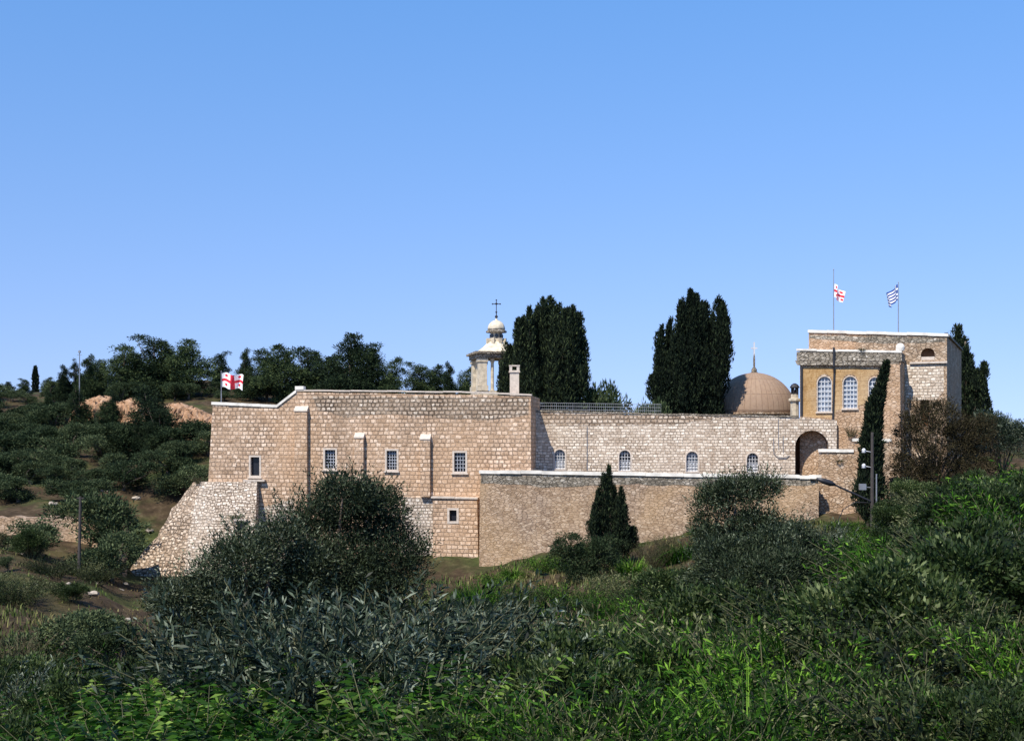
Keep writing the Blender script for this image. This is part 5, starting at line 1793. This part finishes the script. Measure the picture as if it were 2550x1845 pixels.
# plants rooted in the masonry
for j, (p_, sc_, kd, label) in enumerate([(fm3(586, 1292, 1.7), 0.55, 'tangle', 'small dark plant rooted in the sloping stone buttress beside its niche'),
                                          (fm3(492, 1202, 0.6), 0.5, 'dry', 'dry plant on the upper left corner of the sloping buttress'),
                                          (FG.w(FG.pt(2090, 1140)[0], 0.1, FG.pt(2090, 1150)[1]), 0.3, 'tangle', 'tiny plant growing from the garden wall below its white coping'),
                                          (FW.w(FW.pt(2120, 1090)[0], 0.15, FW.pt(2120, 1084)[1]), 0.75, 'dry', 'dry plant hanging on the tower wall above the garden wall'),
                                          (FW.w(FW.pt(2148, 874)[0], 0.1, FW.pt(2148, 874)[1]), 0.3, 'tangle', 'dark tuft growing on the cornice of the ochre tower')]):
    lf_, st_, mt_, nm_, _ = PROTO[kd][j % 3]
    dup(ROOTS[(kd, j % 3)], p_, 1.3 * j, sc_, label, 'plants rooted in the monastery walls')

# ------------------------------------------------------------------ poles
b = on_ground(196, 84)
o = thing('timber_pole', 'dark timber pole standing on the brown meadow at the left', 'pole', b)
p = MB(); p.tube([(b.x, b.y, b.z - 0.3), (b.x + 0.12, b.y, at(200, 1236, 84).z)], [0.12, 0.09], 8)
obj('shaft', p.mesh('shaft'), M['wood_pole'], o)
p = MB(); p.box((b.x + 0.12, b.y, at(200, 1240, 84).z), 0.5, 0.08, 0.08)
obj('crossarm', p.mesh('crossarm'), M['wood_pole'], o)
b = on_ground(198, 168)
o = thing('thin_mast', 'thin grey mast rising among the pines of the left ridge', 'mast', b)
p = MB(); p.tube([(b.x, b.y, b.z - 0.3), (b.x, b.y, at(198, 872, 168).z)], [0.1, 0.06], 8)
obj('shaft', p.mesh('shaft'), M['pole_grey'], o)
p = MB(); p.box((b.x, b.y, at(198, 876, 168).z), 0.3, 0.3, 0.3); p.box((b.x, b.y, at(198, 884, 168).z), 0.7, 0.06, 0.06)
obj('head', p.mesh('head'), M['pole_grey'], o)

Yp = 80.0
b = on_ground(2172, Yp)
lamp = thing('street_lamp', 'dark lamp pole with long sloping arm and white insulators before the slender cypress', 'street lamp', b)
p = MB(); p.tube([(b.x, b.y, b.z - 0.3), (b.x, b.y, at(2172, 1076, Yp).z)], [0.14, 0.09], 8)
obj('pole', p.mesh('pole'), M['wood_pole'], lamp)
p = MB(); q = at(2182, 1180, Yp); p.tube([(q.x, b.y - 0.05, b.z - 0.3), (q.x, b.y - 0.05, q.z)], 0.05, 8)
obj('conduit', p.mesh('conduit'), M['pole_grey'], lamp)
p = MB(); p.tube([at(2172, 1250, Yp), at(2120, 1226, Yp - 0.2), at(2074, 1205, Yp - 0.4)], [0.08, 0.07, 0.06], 8)
obj('arm', p.mesh('arm'), M['iron'], lamp)
hd = MB()
c0, c1 = at(2080, 1207, Yp - 0.4), at(2034, 1192, Yp - 0.6)
hd.tube([c0, c0.lerp(c1, 0.25), c0.lerp(c1, 0.6), c1], [0.07, 0.19, 0.2, 0.09], 10)
obj('lamp_head', hd.mesh('lamp_head', True), M['iron'], lamp)
for py in (1122, 1160):
    p = MB(); c = at(2151, py, Yp)
    p.tube([at(2172, py + 4, Yp), c], 0.025, 6)
    p.lathe(c + Vector((0, 0, -0.16)), [(0.05, 0), (0.16, 0.04), (0.1, 0.12), (0.15, 0.18), (0.1, 0.27), (0.04, 0.32)], 10)
    obj('insulator', p.mesh('insulator', True), M['white_paint'], lamp)
p = MB(); c = at(2148, 1212, Yp); p.tube([at(2172, 1214, Yp), c], 0.03, 6)
p.box(c, 0.42, 0.3, 0.4)
obj('junction_box', p.mesh('junction_box'), M['pole_grey'], lamp)
p = MB(); p.tube([at(2172, 1252, Yp), at(2130, 1250, Yp), at(2100, 1268, Yp), at(2090, 1290, Yp), at(2088, 1300, Yp)], 0.03, 6)
obj('cable', p.mesh('cable'), M['iron'], lamp)


# ------------------------------------------------------------------ grass on the slope and meadow
def grass():
    r = np.random.default_rng(404)
    n = 150000
    Y = 9 * (100 / 9) ** r.uniform(0, 1, n) ** 0.85
    u = r.uniform(-0.50, 0.50, n)
    x = u * Y
    # patchy: clumps follow a wavy density
    dens = 0.5 + 0.5 * np.sin(x * 0.7 + 1.2 * np.sin(Y * 0.35)) * np.cos(Y * 0.55 + 0.8 * np.sin(x * 0.5))
    meadow = (u < -0.29) & (Y > 62)
    keep = r.uniform(0, 1, n) < np.where(meadow, 0.18 + 0.25 * dens, 0.45 + 0.55 * dens)
    keep &= ~((Y > 94) & (u > -0.32))
    x, Y, u = x[keep], Y[keep], u[keep]
    n = len(x)
    z = ground(x, Y)
    L = r.uniform(0.22, 0.55, n) * np.where((u < -0.29) & (Y > 62), 0.55, 1.0)
    a = r.uniform(0, 2 * math.pi, n)
    out = np.stack([np.cos(a), np.sin(a), np.zeros(n)], 1)
    lean = r.uniform(0.1, 0.7, n)
    side = np.stack([-np.sin(a), np.cos(a), np.zeros(n)], 1)
    w = (0.010 + Y * 0.00075) * r.uniform(0.7, 1.4, n)
    b0 = np.stack([x, Y, z - 0.03], 1)
    m = b0 + (out * (lean * 0.35)[:, None] + np.array([0, 0, 0.6])) * L[:, None]
    t = b0 + (out * lean[:, None] + np.array([0, 0, 1.0]) * (1 - 0.3 * lean)[:, None]) * L[:, None]
    V = np.stack([b0 - side * w[:, None] / 2, b0 + side * w[:, None] / 2, m + side * w[:, None] * 0.4, t, m - side * w[:, None] * 0.4], 1).reshape(-1, 3)
    base = (np.arange(n) * 5)[:, None]
    Q = np.concatenate([base + np.array([[0, 1, 2, 4]])])
    T3 = base + np.array([[4, 2, 3, 3]])
    # tips as their own small quads would be degenerate: build mesh with quads then triangles
    me = bpy.data.meshes.new('grass')
    me.vertices.add(len(V)); me.vertices.foreach_set('co', V.astype(np.float32).ravel())
    tri = base + np.array([[4, 2, 3]])
    loops = np.concatenate([Q.ravel(), tri.ravel()]).astype(np.int32)
    me.loops.add(len(loops)); me.loops.foreach_set('vertex_index', loops)
    me.polygons.add(2 * n)
    ls = np.concatenate([np.arange(n) * 4, 4 * n + np.arange(n) * 3]).astype(np.int32)
    lt = np.concatenate([np.full(n, 4), np.full(n, 3)]).astype(np.int32)
    me.polygons.foreach_set('loop_start', ls); me.polygons.foreach_set('loop_total', lt)
    me.update(calc_edges=True)
    at_ = me.attributes.new('tint', 'FLOAT', 'POINT')
    at_.data.foreach_set('value', np.repeat(r.uniform(0, 1, n), 5).astype(np.float32))
    me.validate()
    m, nt, bs = mat('meadow_grass')
    geo = nt.nodes.new('ShaderNodeNewGeometry')
    at2 = nt.nodes.new('ShaderNodeAttribute'); at2.attribute_name = 'tint'
    n1 = noise(nt, geo.outputs['Position'], 0.12, 5, 0.6, 0.4)
    g = ramp(nt, at2.outputs['Fac'], [(0.0, (0.025, 0.048, 0.010)), (0.6, (0.06, 0.10, 0.018)), (1.0, (0.12, 0.15, 0.035))])
    d = ramp(nt, at2.outputs['Fac'], [(0.0, (0.07, 0.05, 0.022)), (0.6, (0.15, 0.115, 0.045)), (1.0, (0.27, 0.22, 0.10))])
    c = mix(nt, ramp(nt, n1.outputs['Fac'], [(0.45, 0.0), (0.6, 1.0)]), g, d)
    nt.links.new(c, bs.inputs['Base Color']); bs.inputs['Roughness'].default_value = 0.7
    bs.inputs['Specular IOR Level'].default_value = 0.2
    o = obj('grass', me, m)
    tag(o, 'patchy green and straw coloured grass over the slope and valley', 'grass', kind='stuff')


grass()
